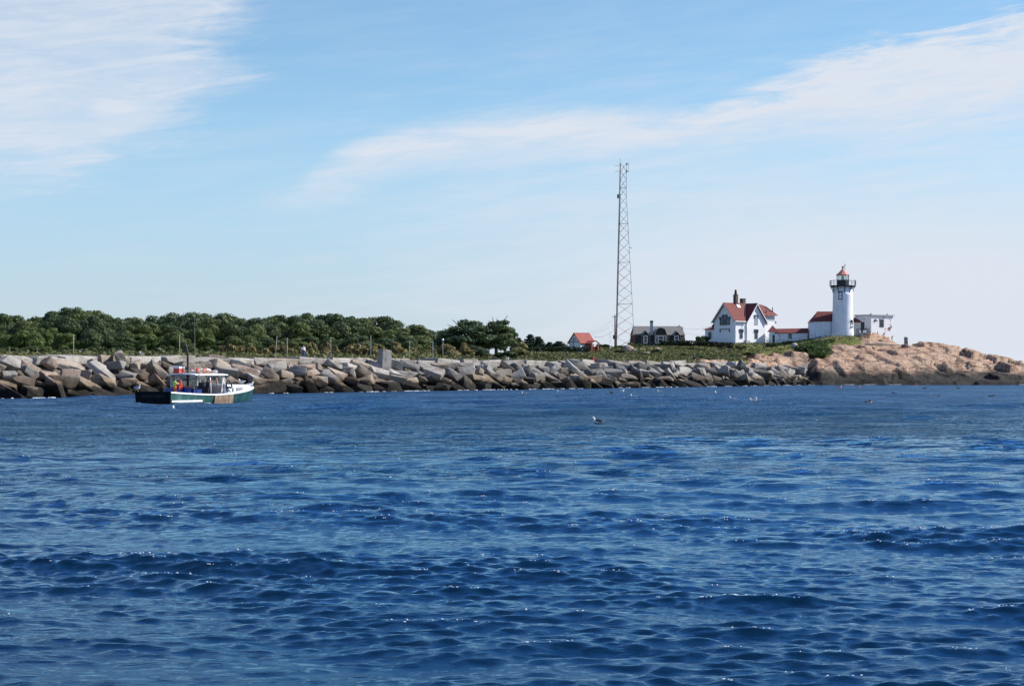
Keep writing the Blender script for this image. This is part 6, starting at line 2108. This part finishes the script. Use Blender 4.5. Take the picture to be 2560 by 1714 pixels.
    pw = MB(); pw.prism([(xa, yy(xa) - .005, 1.04), (xb, yy(xb) - .005, 1.14), (xb, yy(xb) + .06, 1.36), (xa, yy(xa) + .06, 1.32)], (0, -.05, 0)); pwo = pw.build('window', M('smoky_port', (.16, .15, .17), (.24, .22, .25), 3, .2), tko)
    ang = math.atan2(yy(8.6) - yy(7.4), 1.2)
    text_mesh('registration', 'MS 1122 JC', .22, M('worn_letters', (.20, .20, .22), (.3, .3, .31), 5, .6), tko, (7.38, yy(7.38) + .005, .98), (R(80), 0, ang))
    for (x, y) in ((10.9, -.35), (11.2, .2)): MB().box((x, y, 1.64), (.42, .08, .06)).build('hatch_bar', m_slate, tko)
    for (x, y, h_) in ((12.1, 0, .26), (11.8, -.25, .2)): MB().lathe([(.05, 0), (.06, h_), (.1, h_ + .02), (.1, h_ + .06)], 8, (x, y, sheer(12) + .12)).build('bitt', m_trimw, t)
    # wheelhouse: open to starboard and aft
    wm = M('scuffed_white_grp', (.40, .34, .29), (.64, .62, .60), 2.2, .55, .004, 7, lo=.30, hi=.56, c3=(.36, .17, .09))
    W0, W1, yw, zr = 3.7, 7.15, 1.55, 2.42
    ro_ = MB()
    rv = []
    for x in (W0 - .35, W0, (W0 + W1) / 2, W1, W1 + .32):
        for y in (-1, -.6, 0, .6, 1): rv.append((x, y * (yw + .18), zr + .10 * (1 - y * y)))
    rv2 = [(a, c, d + .09) for a, c, d in rv]
    f1 = [(5 * i + j, 5 * i + j + 1, 5 * i + 6 + j, 5 * i + 5 + j) for i in range(4) for j in range(4)]
    n0 = len(rv)
    fs = [f[::-1] for f in f1] + [tuple(n0 + k for k in f) for f in f1]
    for j in range(4): fs += [(j, j + 1, n0 + j + 1, n0 + j), (20 + j + 1, 20 + j, n0 + 20 + j, n0 + 20 + j + 1)]
    for i in range(4): fs += [(5 * i + 5, 5 * i, n0 + 5 * i, n0 + 5 * i + 5), (5 * i + 4, 5 * i + 9, n0 + 5 * i + 9, n0 + 5 * i + 4)]
    ro_.add(rv + rv2, fs); roof = ro_.build('wheelhouse_roof', m_trimw, t)
    # port side with windows
    def sidewall(y, x0, x1, holes, name):
        mb = MB(); d = .06
        o, u, n = (0, y, 0), (1, 0, 0), (0, -1, 0)
        mb.wbox(o, u, n, x0, x1, .42, 1.35, -d, 0); mb.wbox(o, u, n, x0, x1, 2.18, zr + .02, -d, 0)
        xe = x0
        for (a, c) in holes + [(x1, x1)]:
            if a - xe > .01: mb.wbox(o, u, n, xe, a, 1.351, 2.179, -d, 0)
            xe = c
        return mb.build(name, wm, t)
    ps = sidewall(yw, W0, W1, [(3.95, 4.75), (4.95, 5.75), (5.95, 6.9)], 'side_wall')
    for a, c in ((3.95, 4.75), (4.95, 5.75), (5.95, 6.9)): MB().wbox((0, yw, 0), (1, 0, 0), (0, -1, 0), a, c, 1.35, 2.18, -.04, -.02).build('window', m_salt, ps)
    bk = MB(); bk.wbox((7.08, 0, 0), (0, 1, 0), (-1, 0, 0), -yw, yw, .42, 1.42, -.06, 0); bk.build('bulkhead', wm, t)
    ws = MB()
    for y in (-yw + .03, -.52, .52, yw - .03): ws.tube([(7.42, y, 1.42), (7.12, y, zr + .06)], .065, 6)
    ws.tube([(7.42, -yw, 1.44), (7.42, yw, 1.44)], .06, 6); wso = ws.build('windshield_frame', wm, t)
    for a, c in ((-yw + .09, -.58), (-.46, .46), (.58, yw - .09)):
        MB().prism([(7.41, a, 1.45), (7.41, c, 1.45), (7.13, c, zr + .02), (7.13, a, zr + .02)], (.015, 0, 0)).build('windshield_pane', m_salt, wso)
    # forward starboard corner: tall white panel, rust-streaked
    fp = MB(); fp.prism([(6.75, -yw, .6), (7.3, -yw, .6), (7.42, -yw, 1.45), (7.14, -yw, zr + .06), (6.98, -yw, zr + .06)], (0, .08, 0)); fp.build('corner_panel', wm, t)
    MB().tube([(5.55, -yw + .03, .42), (5.35, -yw + .03, zr + .06)], .075, 6).build('stanchion', wm, t)
    MB().tube([(6.35, -yw + .03, 1.2), (6.15, -yw + .03, zr + .06)], .06, 6).build('stanchion', M('rusty_stanchion', (.40, .16, .08), (.5, .26, .16), 4, .7), t)
    MB().tube([(W0, -yw + .03, .42), (W0, -yw + .03, zr + .06)], .05, 6).build('stanchion', m_dpost, t)
    # console inside, hauler, exhaust, aerial
    cs = MB(); cs.box((6.75, .6, .95), (.6, 1.5, 1.05)); cs.box((6.7, .75, 1.62), (.3, .5, .32)); cs.build('console', M('dim_console', (.03, .035, .045), (.06, .07, .08), 3, .5), t)
    hd = MB(); hd.tube([(7.35, -1.72, .95), (7.2, -1.76, 1.75), (7.35, -1.85, 2.02), (7.6, -1.9, 1.8), (7.95, -1.85, 1.2), (8.0, -1.8, .95)], .07, 7); hd.build('hauler_davit', m_black, t)
    MB().lathe([(.05, -.1), (.3, -.09), (.3, -.03), (.12, 0), (.3, .03), (.3, .09), (.05, .1)], 18).build('hauler_sheave', M('steel_sheave', (.2, .21, .22), (.34, .35, .36), 4, .35, metal=.8), t).location = (7.55, -1.95, 1.35)
    ex = MB(); ex.tube([(4.35, .15, 1.2), (4.35, .15, 4.3), (4.25, .17, 4.75), (4.10, .2, 5.15)], [.10, .10, .095, .09], 8); ex.build('exhaust_stack', M('sooty_pipe', (.02, .018, .016), (.05, .042, .036), 3, .7), t)
    MB().tube([(4.2, -.9, zr + .1), (4.1, -.9, zr + 5.6)], .018, 5, .008).build('whip_aerial', m_conc, roof)
    rd = MB(); rd.lathe([(.26, 0), (.3, .06), (.3, .18), (.2, .24)], 16, (7.0, -.5, zr + .22)); rd.build('radar', m_conc, roof)
    return t, (ox, oy), th, sheer, half, zr


boat, (bx, by), bth, b_sheer, b_half, b_zr = lobster_boat()


def ob(x, y, z):
    """Boat point (forward, port, up) in the world."""
    return (bx + x * math.cos(bth) - y * math.sin(bth), by + x * math.sin(bth) + y * math.cos(bth), z)


# the crew
p_, J_ = person('deckhand in orange oilskin overalls and hi-vis green top lifting an orange oilskin', ob(1.75, -.85, .44), bth + R(58),
                dict(elL=(.27, -.12, 1.26), wrL=(.20, -.38, 1.33), elR=(-.27, -.14, 1.25), wrR=(-.06, -.40, 1.34), kneeR=(-.12, -.06, .49)),
                [('shirt', m_pinkc), ('vest', m_yel), ('bib', m_orange), ('boots', m_orange)], m_hairb, cap=cloth('dark_cap', (.03, .025, .022)))
jk = MB()
jk.tube([(-.34, -.50, .92), (-.30, -.50, 1.22), (-.16, -.50, 1.42), (.04, -.49, 1.47), (.20, -.48, 1.40), (.30, -.48, 1.20), (.30, -.48, .86), (.26, -.48, .70)], [.08, .085, .095, .10, .095, .085, .08, .05], 9)
jk.tube([(-.30, -.50, .95), (-.10, -.50, .86), (.12, -.49, .84), (.28, -.48, .88)], [.07, .085, .085, .07], 8)
j_ = remesh(jk.build('oilskin_jacket', cloth('bright_orange_red', (.78, .085, .035)), None), .02)
j_.location = ob(1.75, -.85, .44); j_.rotation_euler = (0, 0, bth + R(58))
tag(j_, 'bright orange-red oilskin held up in a loop by the deckhand', 'jacket')
p_, J_ = person('dark-clothed fisherman with a bright green patch at his chest inside the wheelhouse', ob(5.9, -.75, .44), bth + R(35),
                dict(elL=(.26, -.08, 1.15), wrL=(.14, -.30, 1.08), elR=(-.26, -.08, 1.15), wrR=(-.14, -.30, 1.08)),
                [('shirt', cloth('navy_jersey', (.015, .02, .035))), ('trousers', m_blackc), ('boots', m_blackc)], m_hairb, cap=m_blackc)
MB().limb((-.05, -.14, 1.12), .085, (.07, -.14, 1.12), .085).build('green_bib', cloth('neon_green', (.12, .70, .05)), p_)

m_tote = M('blue_plastic', (.012, .035, .20), (.02, .06, .30), 4, .5)


def tote(x, y, z, d, label, mat):
    o = thing('fish_tote', label, 'tote', ob(x, y, z), bth, 'plastic totes on the work deck')
    a, c, h = d
    m1 = MB(); m1.add([(-a * .45, -c * .45, 0), (a * .45, -c * .45, 0), (a * .45, c * .45, 0), (-a * .45, c * .45, 0), (-a / 2, -c / 2, h), (a / 2, -c / 2, h), (a / 2, c / 2, h), (-a / 2, c / 2, h)], [(3, 2, 1, 0), (0, 1, 5, 4), (1, 2, 6, 5), (2, 3, 7, 6), (3, 0, 4, 7)])
    m1.add([(-a * .43, -c * .43, h * .75), (a * .43, -c * .43, h * .75), (a * .43, c * .43, h * .75), (-a * .43, c * .43, h * .75)], [(0, 1, 2, 3)])
    m1.build('bin', mat, o)
    r_ = MB(); r_.tube([(-a / 2, -c / 2, h), (a / 2, -c / 2, h), (a / 2, c / 2, h), (-a / 2, c / 2, h), (-a / 2, -c / 2, h)], .035, 6); r_.build('rim', mat, o)


tote(3.2, .55, .43, (1.5, 1.1, .85), 'large blue bait tote left of the wheelhouse stanchions', m_tote)
tote(4.75, -.2, .43, (1.0, 1.0, .8), 'blue plastic tote just inside the wheelhouse', m_tote)
tote(4.2, 1.0, .43, (1.0, .8, .9), 'dark blue tote against the port side of the wheelhouse', M('dark_blue_plastic', (.008, .02, .10), (.014, .034, .16), 4, .5))
o = thing('bait_barrel', 'orange-topped barrel among the blue totes on the work deck', 'barrel', ob(3.9, -.25, .43), bth)
MB().lathe([(.28, 0), (.32, .25), (.32, .7), (.28, .95)], 16).build('body', m_tote, o); MB().lathe([(.30, .95), (.30, 1.02), (.1, 1.05)], 16).build('lid', cloth('orange_lid', (.60, .13, .03)), o)

# what lies on the roof
zR = b_zr + .21
o = thing('crate', 'red and white crate on the aft end of the wheelhouse roof', 'crate', ob(3.85, .75, zR - .04), bth + R(8))
MB().box((0, 0, .22), (.72, .62, .44)).build('box', M('red_crate', (.42, .045, .03), (.52, .07, .05), 5, .6), o); MB().box((0, 0, .53), (.78, .68, .17)).build('lid', m_trimw, o)
rgb = random.Random(3)
cols = [('orange-red', M('buoy_orange', (.62, .10, .05), (.70, .16, .09), 5, .5)), ('white', m_trimw), ('tan', M('buoy_tan', (.42, .30, .20), (.5, .38, .26), 5, .7))]
for i in range(14):
    cn, cm = cols[(0, 1, 2, 0, 0, 1, 0, 2, 0, 1, 0, 0, 1, 0)[i]]
    x = 4.75 + i * .155; y = rgb.uniform(-1.0, .5)
    o = thing('roof_buoy', f'{cn} buoy heaped on the wheelhouse roof, {ORD[i]} forward of the exhaust stack', 'buoy', ob(x, y, zR + .12 + (.1 if i % 3 == 0 else 0)), bth + rgb.uniform(0, 6), 'lobster buoys heaped on the roof')
    o.scale = (1.25,) * 3; o.rotation_euler = (R(82), rgb.uniform(-.3, .3), rgb.uniform(0, 6))
    MB().lathe([(.03, -.24), (.12, -.18), (.145, 0), (.12, .18), (.05, .24)], 10).build('float', cm, o)
    MB().tube([(0, 0, .2), (0, 0, .46)], .022, 5).build('spindle', m_trimw, o)
rope = MB(); rgc = random.Random(8)
for k in range(9):
    cx_, cy_ = rgc.uniform(4.4, 5.9), rgc.uniform(-1.3, .7); r_ = rgc.uniform(.18, .34)
    rope.tube([(cx_ + r_ * math.cos(a * .5) * (1 + .1 * math.sin(a)), cy_ + r_ * math.sin(a * .5), .05 + .012 * a + .03 * math.sin(a * 2)) for a in range(20)], .028, 5)
rope.tube([(4.2, -1.5, .06), (3.9, -1.72, .03), (3.75, -1.8, -.22), (3.62, -1.8, -.42)], .025, 5)
o = rope.build('rope_heap', M('weathered_rope', (.28, .22, .15), (.44, .37, .27), 6, .9), None); o.location = ob(0, 0, zR); o.rotation_euler = (0, 0, bth)
tag(o, 'tangle of tan rope on the wheelhouse roof, one end hanging over', 'rope')
bird(G_STAND, ob(.12, 2.0, b_sheer(0) + .11), R(-40), "gull standing on the port corner of the boat's black stern", 1.25, 'seabirds on the boat')
bird(G_STAND, ob(11.5, .35, 1.62), R(170), "larger gull standing upright on the boat's white bow", 1.0, 'seabirds on the boat')
bird(G_STAND, ob(12.25, -.05, 1.38), R(30), "gull hunched at the very tip of the boat's white bow", .95, 'seabirds on the boat')
# foam: where the hull parts the water, and small breaks at the rocks
m_foam = M('foam', (.62, .66, .70), (.78, .80, .82), 6, .8)


def foam(pts, w, label):
    mb = MB(); rg = random.Random(len(label)); P2 = [Vector(p) for p in pts]
    for a, c in zip(P2[:-1], P2[1:]):
        n = max(3, int((c - a).length / .16))
        for k in range(n):
            q = a.lerp(c, (k + rg.random()) / n) + Vector((rg.gauss(0, w), rg.gauss(0, w), 0))
            s = rg.uniform(.05, .17)
            mb.ball((q.x, q.y, q.z), (s * rg.uniform(1, 2), s * rg.uniform(.8, 1.6), .045), 7, 4, Matrix.Rotation(rg.uniform(0, 3), 3, 'Z'))
    tag(mb.build('foam', m_foam, None), label, kind='stuff')


foam([ob(-.25, 2.25, .06), ob(-.2, 1.2, .06)], .16, 'white wash at the port corner of the boat stern')
foam([ob(.2, -2.3, .0), ob(4.5, -2.4, .0)], .03, 'thin line of foam along the starboard side of the hull')
for a, c in ((2165, 2185), (2228, 2250), (2552, 2580), (2118, 2130)):
    pa, pc = on_water(a, 962.3), on_water(c, 962)
    foam([(pa[0], pa[1] - .8, .10), (pc[0], pc[1] - .8, .10)], .25, f'small break of surf against the ledge')
rgf = random.Random(77)
mbf = MB()
for k in range(95):
    p, t_ = bw(rgf.uniform(2, BW_LEN - 2), rgf.uniform(-2.0, -.9))
    for q in range(rgf.randrange(2, 6)):
        sz = rgf.uniform(.06, .19)
        mbf.ball((p[0] + rgf.gauss(0, .5) * t_[0], p[1] + rgf.gauss(0, .5) * t_[1], .05), (sz * 1.8, sz, .06), 7, 4, Matrix.Rotation(rgf.uniform(0, 3), 3, 'Z'))
tag(mbf.build('foam', m_foam, None), 'scraps of white wash along the foot of the breakwater', kind='stuff')
